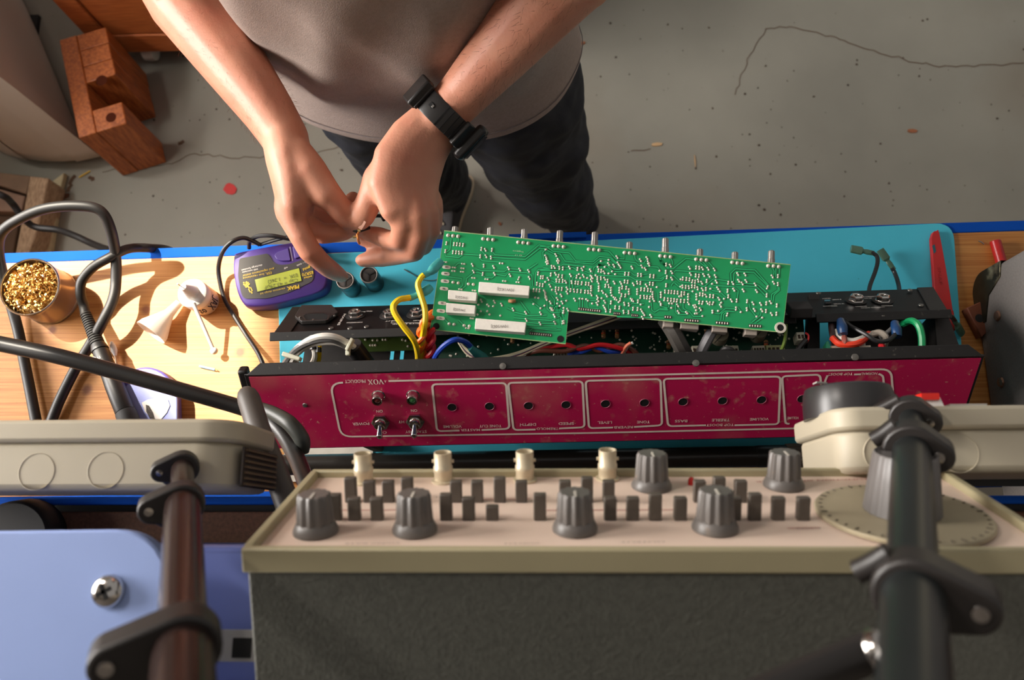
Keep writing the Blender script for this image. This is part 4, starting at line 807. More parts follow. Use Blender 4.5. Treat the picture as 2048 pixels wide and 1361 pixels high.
TR[cA] = [[(270, 255), (320, 285), (300, 450), (250, 490)], [(230, 500), (235, 550), (440, 570), (490, 530)], [(500, 520), (740, 535)], [(950, 490), (980, 530), (1440, 555), (1650, 380), (1815, 410)], [(930, 570), (1440, 600), (1660, 430), (1750, 440)], [(760, 590), (790, 620), (1060, 640), (1100, 660)], [(780, 470), (850, 550)], [(250, 860), (480, 890), (490, 1000), (440, 1040)], [(550, 900), (540, 1000), (490, 1040)], [(550, 890), (660, 800), (740, 800), (790, 820)], [(800, 830), (830, 875), (940, 880), (980, 840)], [(980, 820), (1140, 850), (1200, 780), (1460, 800), (1540, 840), (1550, 1000)], [(700, 745), (780, 770), (1130, 780), (1180, 740), (1350, 750)], [(1500, 740), (1620, 660)], [(1590, 1000), (1600, 800), (1640, 750), (1815, 745)], [(380, 700), (430, 655), (500, 660)], [(430, 260), (425, 340)]]
TR[cB] = [[(0, 165), (100, 175), (190, 240), (420, 260), (510, 375), (760, 390), (850, 310), (1020, 330), (1160, 470), (1140, 500), (1060, 490), (960, 430)], [(90, 215), (190, 265), (290, 275), (360, 380), (760, 420), (850, 345), (1010, 350), (1090, 420)], [(860, 220), (985, 235), (1110, 370), (1370, 400), (1410, 440), (1690, 465), (1715, 510)], [(50, 350), (40, 250), (90, 210)], [(45, 470), (250, 490), (330, 420), (630, 455)], [(0, 510), (260, 515), (310, 465), (470, 470), (520, 500)], [(620, 515), (680, 535), (750, 560), (770, 470), (830, 430), (960, 440), (1040, 525), (1280, 525), (1350, 580), (1550, 560)], [(800, 580), (1290, 600), (1370, 645), (1730, 660), (1780, 620)], [(1200, 280), (1205, 345), (1120, 340)], [(1355, 280), (1360, 340), (1390, 380), (1450, 375)], [(1710, 320), (1740, 400), (1860, 480)], [(1490, 400), (1530, 350)], [(420, 610), (420, 830)], [(465, 830), (470, 610), (560, 570)], [(105, 650), (180, 665), (230, 700), (390, 700)], [(160, 870), (205, 930), (205, 1070)], [(245, 990), (250, 1030), (310, 1080), (330, 1180)], [(100, 940), (100, 1060), (160, 1110), (290, 1120), (310, 1300)], [(570, 920), (570, 1050)], [(610, 920), (605, 1050)], [(670, 930), (675, 1050), (840, 1060)], [(690, 945), (800, 945), (840, 900)], [(310, 945), (385, 945)], [(1690, 830), (1690, 960), (1740, 1030), (1840, 1050)], [(1590, 960), (1600, 1080), (1640, 1110), (1720, 1060), (1850, 1060)], [(1490, 990), (1330, 980), (1260, 1010), (1240, 1050)], [(500, 700), (510, 750), (600, 720)], [(980, 1000), (980, 1080)], [(1290, 1090), (1200, 1130)], [(1100, 1170), (1780, 1195)], [(660, 720), (700, 780)], [(1450, 850), (1580, 855)], [(830, 430), (930, 430)]]
TR[cC] = [[(0, 215), (110, 340), (190, 340), (370, 195), (500, 210)], [(150, 180), (180, 250), (175, 290)], [(200, 390), (220, 370), (540, 390), (600, 400), (700, 440)], [(540, 230), (680, 340)], [(605, 240), (700, 345)], [(680, 235), (800, 370)], [(0, 490), (60, 460), (190, 440), (280, 530), (540, 560), (610, 600), (640, 595), (760, 490), (980, 520)], [(210, 550), (330, 650), (430, 660), (480, 700)], [(160, 590), (175, 560), (200, 540)], [(1020, 540), (1010, 410), (1080, 345), (1360, 360), (1560, 590)], [(1050, 530), (1060, 410), (1090, 385), (1350, 400), (1530, 580)], [(750, 560), (770, 585), (1050, 600), (1120, 660), (1100, 800)], [(1080, 570), (1160, 570)], [(1200, 590), (1380, 600), (1510, 730)], [(1190, 550), (1350, 560), (1410, 580), (1545, 700)], [(1610, 330), (1635, 380), (1625, 460)], [(1660, 340), (1655, 470)], [(1715, 330), (1700, 460)], [(1690, 590), (1690, 650), (1600, 710), (1590, 810)], [(1700, 590), (1710, 650), (1630, 720), (1610, 850)], [(730, 640), (760, 660), (850, 670), (940, 750), (930, 790)], [(790, 730), (860, 770), (895, 840)], [(220, 830), (220, 960), (250, 995), (390, 1000)], [(250, 880), (310, 960), (375, 965)], [(330, 830), (330, 910), (370, 940), (420, 960), (480, 1030), (610, 1025)], [(755, 975), (850, 990), (940, 910), (1080, 920)], [(870, 1080), (880, 990), (930, 950), (1070, 960)], [(905, 1080), (910, 1000), (950, 965)], [(1110, 890), (1160, 960)], [(1270, 820), (1290, 920), (1380, 1030)], [(1310, 1115), (1440, 1010), (1450, 950)], [(1370, 1115), (1465, 1045)], [(0, 930), (115, 935), (130, 850)], [(550, 980), (580, 940), (600, 900)]]
TR[cD] = [[(770, 840), (900, 870), (1060, 865)], [(760, 890), (1100, 915), (1190, 870), (1170, 800), (1090, 770)], [(880, 930), (1000, 942), (1130, 940)], [(870, 975), (1150, 985)], [(820, 740), (900, 850)], [(920, 740), (1000, 800), (1040, 780)], [(260, 910), (300, 950)], [(900, 1020), (930, 985), (1100, 1000), (1190, 1000)], [(130, 900), (170, 940)], [(700, 800), (760, 830)]]
dg = mat('trace_gap', (8, 88, 54), .5, var=.05); lg = mat('copper_under_mask', (38, 176, 108), .35, var=.06)
d1, d2 = MB(), MB()
for fn_, lst in TR.items():
    for pl_ in lst:
        q = [BT.px(*fn_(*p)) for p in pl_]; d1.ribbon(q, UP, .0024, th=.0001); d2.ribbon(q, UP, .00115, th=.0002)
tag(d1.build('trace_gaps', dg, pcb, smooth=False), None, kind='stuff'); tag(d2.build('traces', lg, pcb, smooth=False), None, kind='stuff')
PAD = {cA: dict(v=[(250, 355), (235, 475), (365, 368), (410, 370), (455, 375), (503, 382), (350, 490), (397, 492), (442, 497), (487, 500), (780, 440), (940, 455), (762, 553), (925, 570), (815, 695), (800, 820), (1345, 885), (1637, 812), (1680, 870), (1712, 870), (1620, 970), (1665, 985), (1708, 990), (1568, 1065), (1613, 1068), (1658, 1072)],
    d=[(840, 455), (850, 553), (645, 685), (660, 785), (965, 715), (978, 820), (1190, 735), (1213, 840), (1360, 755), (1495, 775), (1505, 880), (1755, 555), (1775, 610), (1765, 655), (1735, 1085), (1750, 1145), (1760, 1200), (1790, 895)],
    h=[(230, 640), (363, 722), (358, 775), (505, 668), (495, 735), (487, 787), (660, 880), (858, 900), (1125, 928), (1330, 945), (462, 1052), (665, 1070)],
    o=[(1060, 658), (1100, 660), (1750, 450), (1567, 1275), (1735, 1300), (1675, 1340)], b=[(350, 945), (428, 957), (582, 970), (655, 978)]),
  cB: dict(v=[(170, 460), (280, 475), (330, 482), (540, 490), (840, 510), (880, 517), (158, 570), (268, 590), (320, 595), (238, 655), (280, 660), (328, 663), (228, 770), (270, 775), (315, 777), (455, 680), (510, 685), (548, 690), (600, 695), (660, 700), (700, 705), (440, 795), (490, 800), (538, 805), (590, 810), (648, 815), (692, 820), (825, 620), (875, 622), (528, 600), (940, 730), (985, 735), (970, 660), (1220, 560), (1270, 562), (1405, 575), (1450, 578), (1580, 590), (1630, 595), (1215, 670), (1258, 675), (1395, 685), (1440, 690), (1575, 700), (1620, 705), (1180, 755), (1238, 760), (1450, 780), (1498, 785), (1548, 790), (1590, 795), (1440, 890), (1495, 892), (1535, 897), (1578, 900), (1225, 870), (1170, 865), (1210, 990), (1275, 1000), (1080, 1040), (1140, 1045), (945, 1085), (1010, 1090), (1200, 1105), (1270, 1110), (1405, 955), (1335, 1060), (1400, 1065), (340, 1105), (325, 1255), (1150, 930), (1018, 970)],
    d=[(85, 310), (230, 290), (265, 360), (255, 390), (105, 370), (110, 400), (210, 465), (425, 470), (605, 495), (725, 510), (920, 540), (440, 580), (225, 560), (120, 635), (370, 675), (625, 590), (735, 600), (750, 610), (145, 730), (390, 770), (390, 830), (235, 830), (305, 870), (250, 920), (320, 970), (500, 930), (835, 685), (930, 630), (740, 655), (1065, 685), (1160, 690), (1340, 710), (1525, 725), (900, 820), (735, 855), (825, 890), (830, 940), (820, 990), (930, 960), (955, 870), (1065, 910), (1090, 920), (1330, 940), (1310, 930), (1630, 935), (1725, 975), (1455, 1085), (1490, 1140), (1590, 1165), (1470, 1190), (985, 420), (1060, 445), (1120, 410), (1150, 460), (1320, 470), (1460, 455), (1510, 490), (1440, 365), (1535, 335), (1555, 395), (1560, 430), (1105, 320), (210, 1165), (215, 1260), (70, 820), (85, 890), (180, 1070), (400, 1075), (150, 970), (920, 1030)],
    o=[(90, 210), (985, 360), (875, 378), (630, 460), (830, 460), (930, 460), (985, 555), (1080, 565), (1035, 525), (1715, 515), (80, 675), (175, 790), (250, 985), (380, 945), (285, 1020), (570, 915), (610, 918), (665, 925), (690, 945), (580, 620), (680, 620), (800, 580), (560, 565), (750, 985), (885, 910), (1030, 870), (1130, 965), (1445, 1000), (1565, 1035), (1575, 955), (1675, 750)] + [(x, y) for x, ys_ in ((735, (735, 765, 800)), (845, (740, 770, 805)), (1020, (760, 795, 830)), (1140, (760, 795, 830)), (1275, (780, 815, 850)), (1395, (780, 815, 850)), (1615, (820, 855, 890)), (1735, (825, 860, 895))) for y in ys_]),
  cC: dict(v=[(90, 285), (85, 390), (100, 465), (90, 580), (330, 485), (380, 490), (425, 497), (465, 525), (505, 530), (550, 515), (325, 600), (370, 605), (415, 610), (460, 597), (500, 600), (540, 625), (75, 670), (125, 675), (165, 678), (210, 682), (255, 687), (310, 695), (350, 697), (65, 780), (115, 785), (160, 790), (205, 795), (245, 800), (300, 805), (350, 808), (520, 325), (565, 330), (515, 440), (560, 445), (670, 520), (660, 635), (575, 710), (615, 715), (720, 735), (765, 740), (565, 825), (610, 832), (715, 840), (760, 840), (980, 545), (970, 660), (980, 740), (1100, 800), (1245, 925), (1250, 810), (1525, 840), (1690, 450), (1690, 565), (1540, 610), (1530, 725), (1675, 870), (1670, 990), (1090, 915), (965, 1000), (1520, 950)],
    d=[(150, 300), (170, 395), (170, 485), (425, 330), (610, 340), (690, 345), (780, 355), (440, 420), (630, 435), (705, 445), (795, 450), (600, 545), (810, 530), (1115, 420), (1220, 425), (1130, 515), (1235, 520), (1180, 555), (1365, 570), (1045, 550), (1060, 645), (1195, 655), (1385, 665), (1610, 455), (1630, 545), (1585, 825), (1600, 995), (1355, 935), (1335, 840), (1445, 850), (1460, 940), (1025, 800), (845, 775), (870, 875), (610, 640), (830, 625), (660, 730), (680, 830), (255, 870), (265, 965), (490, 885), (515, 880), (580, 925), (410, 840)],
    o=[(300, 495), (295, 600), (750, 560), (725, 630), (860, 672), (920, 775), (880, 830), (755, 945), (835, 948), (755, 975), (1160, 965), (1385, 1030), (1467, 1045), (610, 1022), (470, 668), (280, 740), (310, 738), (135, 840), (175, 843), (165, 905), (375, 965), (395, 985), (505, 985), (530, 985), (520, 940), (15, 865)] + [(x, y) for x in (405, 525) for y in (710, 745, 785)]),
  cD: dict(v=[(1215, 930), (1210, 835)], d=[(465, 735), (585, 745), (650, 770), (755, 815), (870, 845), (1005, 850), (1130, 870), (875, 910), (1000, 942), (1135, 935), (1100, 810), (1040, 650), (1055, 715)], h=[(380, 895), (340, 985)], o=[(440, 770), (520, 770), (535, 785), (575, 785), (520, 830), (540, 860), (640, 870), (460, 830), (430, 860), (955, 705), (985, 710), (1215, 800)], b=[(175, 945), (218, 950), (310, 960), (357, 965)])}
sj = MB()
for fn_, dd in PAD.items():
    for kind_, lst in dd.items():
        for p in lst:
            c = BT.px(*fn_(*p)); 
            if kind_ == 'o': sj.blob(c, UP, .00115, .0008, 7)
            elif kind_ == 'b': sj.blob(c, UP, .0016, .0013, 8)
            else:
                e = {'v': by_, 'h': bx_, 'd': (bx_ * .55 - by_ * .83)}[kind_]
                if kind_ == 'v' and random.random() < .3: e = (by_ + bx_ * random.uniform(-.3, .3)).normalized()
                sj.blob(c + e * .0011, UP, .0010, .0009, 7, 1.15, e); sj.blob(c - e * .0011, UP, .0010, .0009, 7, 1.15, e); sj.ribbon([c + e * .001, c - e * .001], UP, .0008, th=.0005)
tag(sj.build('solder_joints', solder, pcb), None, kind='stuff')
crows = [((cB(545, 1060)), cB(870, 1095), 10), (cC(60, 1035), cC(165, 1040), 3), (cC(345, 1080), cC(560, 1095), 6), (cC(795, 1115), cC(985, 1130), 5), (cC(1270, 1160), cC(1455, 1170), 5), (cD(900, 1030), cD(1105, 1050), 10), (cB(1050, 1125), cB(1150, 1133), 4), (cB(1305, 1152), cB(1405, 1160), 4)]
pindark = mat('pin_row_shadow', (58, 52, 46), .6)  # dark strip under each row of pins
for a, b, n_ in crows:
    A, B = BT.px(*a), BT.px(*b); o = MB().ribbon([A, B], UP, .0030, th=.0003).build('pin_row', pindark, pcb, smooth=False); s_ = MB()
    for i in range(n_): s_.blob(lerp(A, B, (i + .5) / n_) + UP * .0003, UP, (B - A).length / n_ * .30, .0009, 6, 1.5, by_)
    s_.build('pins', solder, o)
for px, py, fn_ in [(893, 535, 0), (891, 548, 0), (890, 563, 0), (888, 578, 0), (884.5, 607, 0), (882, 622.5, 0), (881, 637, 0)]:
    c = BT.px(px, py); o = MB().prism([c + bx_ * x + by_ * y for x, y in rrect(.0078, .0032, .0015, 4)], UP * .0005).build('terminal_pad', mat('bright_solder', (226, 218, 204), .4, metal=.1), pcb); MB().box(c + UP * .001, (.0022, .0012, .0016), (bx_, by_, UP)).build('terminal_leg', steel, o)
trip = {cA: [(275, 235), (350, 242), (425, 250), (805, 288), (880, 296), (955, 302), (1335, 340), (1410, 347), (1487, 355)], cB: [(195, 160), (265, 165), (337, 172), (700, 208), (772, 213), (848, 220), (1212, 255), (1283, 261), (1357, 268)], cC: [(5, 160), (75, 167), (150, 173), (518, 208), (592, 215), (665, 220), (1035, 253), (1107, 261), (1180, 268), (1550, 302), (1625, 306), (1700, 313)]}
for fn_, lst in trip.items():
    for p in lst: MB().blob(BT.px(*fn_(*p)), UP, .0019, .0018, 10).build('pin_joint', solder, pcb)
shaftm = mat('shaft_aluminium', (150, 146, 140), .4, metal=.6)
for bx0, by0, tx0, ty0, col in ((908, 467, 911, 454, 0), (980, 474, 981, 456, 0), (1048, 481, 1049, 459, 1), (1118, 488, 1120, 462, 1), (1188, 494, 1190, 465, 1), (1258, 501, 1259, 485, 0), (1330, 508, 1331, 477, 1), (1399, 514, 1400, 499, 0), (1469, 521, 1470, 505, 0), (1542, 528, 1543, 502, 1)):
    h = PH - .009; b0, t0 = P(bx0, by0 + 8, h), P(tx0, ty0, h); ax2 = t0 - b0; L_ = ax2.length
    p_ = MB().box(b0 - ax2.normalized() * .006 + UP * .001, (.016, .012, .010), (bx_, by_, UP)).build('potentiometer', mat('pot_body', (90, 86, 82), .5), pcb)
    MB().lathe(b0, ax2, [(.0032, 0), (.0032, L_ * .5), (.0028, L_ * .52), (.0029, L_ * .56), (.0029, L_ - .0008), (.0022, L_)] if col else [(.0028, 0), (.0029, L_ * .4), (.0029, L_ - .0008), (.0022, L_)], 36, star=.06, nstar=12).build('pot_shaft', shaftm, p_)
cerm = mat('cement_white', (232, 226, 214), .7, var=.05, scale=300); markm = mat('grey_mark', (128, 120, 114), .7)
def cement(pts, s_, a, b, hpx, h_=.009):
    q = [BT.px(*p) for p in pts]; o = MB().prism(q, UP * h_).build('cement_resistor', cerm, pcb, bevel=.0005)
    # the pixel corners were read on the top face: slide the body so that its top lands there
    tq = [Hp(PH + .0016 + h_).px(*p) for p in pts]; dv = sum((t - q_ - UP * h_ for t, q_ in zip(tq, q)), V()) / 4
    for v in o.data.vertices: v.co += V((dv.x, dv.y, 0))
    text(s_, Hp(PH + .0016 + h_), a, b, hpx, markm, o, off=.0003)
cement(((959, 564), (1059, 572), (1057, 592), (957, 584)), '10W1K\u03a9J', (1028, 578), (995, 576), 6); cement(((897, 580), (954, 585), (952, 603), (896, 598)), '5W22\u03a9J', (935, 594), (911, 592), 5)
cement(((893, 606), (951, 611), (949, 629), (892, 625)), '5W22\u03a9J', (931, 619), (907, 617), 5); cement(((952, 637), (1052, 645), (1049, 666), (950, 658)), '10W50\u03a9J', (1016, 650), (982, 651), 6)
for px, py in ((872.5, 653), (1121, 678.5)): MB().lathe(BT.px(px, py), UP, [(.0031, 0), (.0031, .0002), (0, .0002)], 18).build('mounting_hole', dark, pcb)
o = MB().lathe(BT.px(1561, 656), UP, [(.0052, 0), (.0050, .0005), (.0032, .0006), (.0030, .0002)], 24, ring=True).build('mounting_ring', solder, pcb); MB().lathe(BT.px(1561, 656), UP, [(.0030, 0), (.0030, .0003), (0, .0003)], 18).build('mounting_hole', dark, o)
text('Singapore', BT, (1047, 503), (1026, 501), 3, mat('board_print2', (190, 215, 180), .6), pcb); text('ID 17', BT, (1044, 510), (1030, 509), 3, mat('board_print2', (190, 215, 180), .6), pcb)
for px, w_ in ((1336, 20), (1378, 36), (1438, 30), (1500, 24)):
    y_ = 640 + (px - 1300) * .098 + 3; c = P(px, y_, PH - .006); MB().box(c, (w_ / ppm(c), .010, .010), (bx_, by_, UP)).build('connector', mat('grey_connector', (146, 134, 124), .6), pcb, bevel=.0006)
tag(MB().tube([P(1018, 602, PH + .0035), P(1024, 603, PH + .0045), P(1030, 602, PH + .0035)], .0018, 8).build('resistor', mat('resistor_tan', (170, 120, 80), .5), pcb), None)

# ------------------------------------------------------------------ grey enclosures on the rear of the bench
encm = mat('grey_enclosure', (184, 174, 152), .5, var=.05, scale=9); over(encm, (150, 130, 104), 14, .66, .85, amount=.35)
EH, EB = .355, .262
def enclosure(xl, xr, y_rim, y_back, slope, label, knock, rc_=.022, wl_open=False):
    e = thing('junction_box', P((xl + xr) / 2, (y_rim + y_back) / 2, 0) , label, 'box')
    z0_, z1_ = ZB + EB, ZB + EH
    a, b = P(xl, y_rim, EH), P(xr, y_rim + slope * (xr - xl), EH); ex = (b - a).normalized(); ey = UP.cross(ex); D = abs((P(xl, y_back, EH) - a).dot(ey)); Wd = (b - a).length
    lidd = .014
    def p_(u, v, z): return a + ex * u - ey * v + UP * (z - z1_)
    # body: outline in the X-Z plane with rounded corners, run back along -Y
    hgt = z1_ - z0_
    oc = lambda inset: [a + ex * u + UP * w_ for u, w_ in [(x + Wd / 2, y - hgt / 2) for x, y in rrect(Wd - 2 * inset, hgt - 2 * inset, rc_, 6)]]
    MB().prism([q - ey * (lidd * .9) for q in oc(.003)], -ey * (D - lidd)).build('body', encm, e, bevel=.004)
    MB().prism(oc(0), -ey * lidd).build('lid', encm, e, bevel=.0025)
    for px, py, rpx in knock:
        c = P(px, py, EH - .0028); r = rpx / ppm(c); MB().lathe(c, UP, [(r * 1.01, -.001), (r * 1.005, .0), (r * .98, .0002), (r * .965, -.001)], 40, ring=True).build('knockout', encm, e)
    return e, ex, ey
e1, ex, ey = enclosure(-330, 470, 843, 988, -.008, 'pale grey junction box at left with two round knockouts on top', ((73, 944, 37), (211, 941, 37)))
q0 = P(470, 850, EH); X1 = q0.x + .0006; yv0, yv1 = P(470, 985, EH).y + .004, q0.y - .012; hm = mat('vent_brown', (52, 42, 34), .6)
MB().box((X1, (yv0 + yv1) / 2, ZB + (EB + EH) / 2), (.0012, yv1 - yv0, EH - EB - .030)).build('vent_panel', hm, e1)
for i in range(7): MB().box((X1 + .0012, yv0 + (yv1 - yv0) * (i + .5) / 7, ZB + (EB + EH) / 2), (.0022, (yv1 - yv0) * .055, EH - EB - .036)).build('vent_slat', mat('vent_slat', (104, 84, 60), .6), e1)
e2, ex2, ey2 = enclosure(1668, 2500, 814, 952, -.012, 'pale grey junction box at right carrying a black rotary knob', ((1768, 908, 40), (1917, 906, 40)), rc_=.016)
lidy = P(1712, 814, EH).y; kz = ZB + .312
kc = V((P(1712, 800, .325).x, lidy, kz)); kw = .0285
MB().lathe(kc - ey2 * .002, ey2, [(kw * 1.0, 0), (kw * 1.0, .008), (kw * .97, .016), (kw * .92, .020), (kw * .84, .021), (0, .021)], 48).build('rotary_knob', mat('knob_black', (46, 44, 44), .35, var=.1), e2, ang=40)
q = kc + ey2 * .0195 + V((-kw * .86, 0, kw * .42)); MB().prism([q + V((0, 0, .004)), q + V((0, 0, -.004)), q + V((.008, 0, 0))], ey2 * .0008).build('pointer', mat('pointer_grey', (190, 186, 180), .5), e2, smooth=False)
rk = V((P(1868, 800, EH).x, lidy, ZB + EH - .014)); sw_ = MB().box(rk + ey2 * .003, (.017, .020, .008), (ex2, UP, ey2), taper=.8).build('switch_bezel', whitep, e2, bevel=.0008); MB().box(rk + ey2 * .0065 + UP * .001, (.0105, .019, .004), (ex2, UP, ey2)).build('switch_rocker', mat('bright_red', (226, 40, 26), .35), sw_)
MB().box(rk + V((.024, 0, 0)) + ey2 * .001, (.022, .012, .003), (ex2, UP, ey2)).build('label_plate', mat('label_grey', (206, 200, 190), .6), e2)
# black tube lying behind the chassis
tb = thing('black_tube', P(1100, 915, 0), 'long black tube lying along rear edge of bench with ribbed end cap', 'tube')
t0_, t1_ = P(560, 931, .03), P(1535, 913, .03); r_ = 21 / ppm(t1_)
MB().cyl(t0_, t1_, r_, seg=36).build('tube', mat('tube_black', (44, 40, 36), .3, var=.1), tb); tv = (t1_ - t0_).normalized()
MB().lathe(t1_ - tv * .012, tv, [(r_ * 1.02, 0), (r_ * 1.05, .004), (r_ * 1.05, .030), (r_ * 1.02, .031)], 36).build('collar', mat('tube_black2', (40, 38, 34), .35), tb)
MB().lathe(t1_ + tv * .018, tv, [(r_ * 1.08, 0), (r_ * 1.12, .004), (r_ * 1.1, .050), (r_ * .95, .056), (0, .056)], 144, star=.045, nstar=18).build('ribbed_cap', mat('brown_grey_cap', (108, 94, 78), .5), tb)

# ------------------------------------------------------------------ instrument with knobs on the shelf
gen = None
GL, GB = PT(480, 1098, .378), PT(655, 938, .498)
gd = V((0, .372, -.928)); gx = V((1, 0, 0)); gn = V((0, .928, .372)); GW = .386; GHt = (GB - GL).dot(gd)
GP = Plane(GL, gx, gn)
beige = mat('beige_plastic', (164, 154, 122), .5, var=.05, scale=20); over(beige, (140, 122, 90), 18, .64, .85, amount=.4)
facep = mat('pinkish_panel', (226, 202, 184), .5, var=.04, scale=14); over(facep, (190, 150, 120), 14, .66, .9, amount=.4)
greyc = mat('grey_hammered', (84, 84, 77), .5, var=.2, scale=300, bump=.25, bscale=600); over(greyc, (140, 138, 128), 240, .74, .8, amount=.5)
gen = thing('signal_generator', (GL.x + GW / 2, GL.y - .1, ZB + SH), 'beige fronted dark grey bench instrument with many knobs, tilted on rear shelf', 'instrument')
def g_(u, v, o=0): return GL + gx * u + gd * v + gn * o
def gbox(name, u0, u1, v0, v1, o0, o1, m_, par, bv=0): return MB().prism([g_(u0, v0, o0), g_(u1, v0, o0), g_(u1, v1, o0), g_(u0, v1, o0)], gn * (o1 - o0)).build(name, m_, par, bevel=bv)
gbox('case', .002, GW - .002, .0015, GHt - .002, -.26, -.0115, greyc, gen, .0015)
bw_ = .0045
bz = gbox('bezel', 0, GW, 0, bw_, -.0125, 0, beige, gen, .0012); gbox('bezel', 0, GW, GHt - bw_, GHt, -.0125, 0, beige, gen, .0012); gbox('bezel', 0, bw_, bw_, GHt - bw_, -.0125, 0, beige, gen, .0008); gbox('bezel', GW - bw_, GW, bw_, GHt - bw_, -.0125, 0, beige, gen, .0008)
fp_ = gbox('front_panel', bw_, GW - bw_, bw_, GHt - bw_, -.0124, -.0045, facep, gen)
FO = -.0045; GF = Plane(g_(0, 0, FO), gx, gn)
legs_h = g_(.05, GHt, -.03)
for u in (.06, GW - .06):
    a, b = g_(u, GHt, -.02), V((g_(u, GHt, -.02).x, g_(u, GHt, -.02).y - .02, ZB + SH + .004)); MB().tube([a, b], .004, 10, smooth=0).build('tilt_leg', blackp, gen)
for u in (.04, GW - .04):
    c = g_(u, GHt - .002, -.245); MB().cyl(V((c.x, c.y, ZB + SH + .0005)), c + UP * .004, .009, seg=16).build('foot', black, gen)
knm = mat('knob_grey', (98, 93, 89), .4, var=.1, scale=60); over(knm, (150, 120, 90), 120, .66, .8, amount=.4)
def gknob(px, py, wpx, tpy, line=True):
    c = GF.px(px, py); R_ = wpx / 2 / ppm(c); L_ = .0195 * R_ / .0108
    k = MB().lathe(c, gn, [(R_, .0006), (R_ * 1.0, .002), (R_ * .86, .0055), (R_ * .80, .0062)], 36).build('knob_skirt', knm, gen)
    MB().lathe(c, gn, [(R_ * .80, .0058), (R_ * .72, L_ - .001), (R_ * .66, L_), (0, L_)], 96, star=.055, nstar=12).build('knob_cap', knm, k, ang=30)
    if line: MB().box(c + gn * L_ + gd * -R_ * .3, (.0012, R_ * .7, .0006), (gx, gd, gn)).build('pointer_line', mat('pale_line', (196, 190, 178), .5), k)
for a in ((632, 1066, 90, 0), (830, 1064, 90, 0), (1150, 1062, 90, 0), (1430, 1060, 92, 0), (1303, 976, 80, 0), (1567, 974, 80, 0)): gknob(*a)
bnm = mat('bnc_metal', (206, 192, 164), .4, metal=.3, var=.1, scale=120)
for px, py in ((728, 966), (887, 964), (1050, 962), (1215, 959)):
    c = GF.px(px, py); R_ = 19 / ppm(c); k = MB().lathe(c, gn, [(R_ * 1.25, 0), (R_ * 1.25, .0012), (R_ * .95, .0016), (R_ * .95, .006), (R_ * 1.02, .0065), (R_ * 1.02, .0095), (R_ * .93, .010), (R_ * .93, .0185), (R_ * .80, .0185), (R_ * .78, .008), (0, .008)], 28).build('bnc_socket', bnm, gen, ang=50)
    MB().cyl(c + gn * .013 - gx * R_ * 1.15, c + gn * .013 + gx * R_ * 1.15, .0011, seg=8).build('bayonet_pin', bnm, k); MB().cyl(c + gn * .008, c + gn * .016, R_ * .3, seg=12).build('socket_core', whitep, k)
btm = mat('button_brown', (86, 78, 70), .45, var=.15, scale=100)
for row, ys_ in (((703, 740, 778, 816, 913, 955, 1000, 1043, 1130, 1174, 1217, 1398, 1437, 1480), 1004), ((672, 710, 755, 893, 938, 985, 1080, 1220, 1265, 1310, 1360, 1468, 1508, 1555, 1605), 1040)):
    for i, px in enumerate(row):
        c = GF.px(px, ys_); d_ = .0125 if i % 3 else .0145
        if px == 985: d_ = .008
        MB().box(c + gn * d_ / 2, (.0066, .0046, d_), (gx, gd, gn)).build('push_button', btm, gen, bevel=.0007)
c = GF.px(1382, 970); MB().lathe(c, gn, [(.0018, 0), (.0018, .003), (.001, .0044), (0, .0047)], 12).build('indicator_lamp', mat('red_lamp', (206, 40, 36), .3), gen)
dc = GF.px(1803, 1036); DR = 164 / ppm(dc)
dial = MB().lathe(dc, gn, [(DR, .001), (DR * 1.0, .0024), (DR * .985, .0032), (0, .0042)], 72).build('dial_disc', mat('dial_grey', (160, 148, 122), .45, metal=.2, var=.08, scale=30), gen)
GD = Plane(dc + gn * .0038, gx, gn); 
for i in range(40):
    a = 2 * math.pi * i / 40; u = gx * math.cos(a) + gd * math.sin(a); MB().box(dc + u * DR * .93 + gn * .0036, (DR * (.07 if i % 4 == 0 else .04), .0005, .0004), (u, gn.cross(u), gn)).build('scale_mark', mat('scale_ink', (70, 62, 52), .6), dial)
kR = DR * .44; kn = MB().lathe(dc, gn, [(kR, .004), (kR * .9, .022), (kR * .82, .034), (kR * .78, .035), (kR * .72, .0335), (0, .0335)], 96, star=.012, nstar=24).build('dial_knob', mat('knob_mid_grey', (104, 100, 98), .42), gen)
rink = mat('red_print', (170, 60, 50), .6); bink = mat('grey_print', (108, 96, 90), .6)
text('FUNCTION GENERATOR', GF, (1732, 958), (1510, 963), 6, rink, fp_, off=.0003)
for a, b, s_ in (((800, 1086), (690, 1087), 'SWEEP RATE'), ((1080, 1086), (1010, 1087), 'WIDTH'), ((1330, 1083), (1240, 1084), 'OUTPUT'), ((1640, 1056), (1590, 1057), 'POWER'), ((905, 993), (865, 994), 'TTL'), ((1300, 1005), (1260, 1006), 'DUTY')): text(s_, GF, a, b, 4.5, bink, fp_, off=.0003)
for x0_, x1_, y_ in ((670, 820, 1022), (1070, 1370, 1022), (1385, 1500, 1000), (880, 1060, 1000), (1575, 1640, 1058)): MB().ribbon([GF.px(x0_, y_), GF.px(x1_, y_ - 1)], gn, .0006).build('panel_line', rink, fp_, smooth=False)

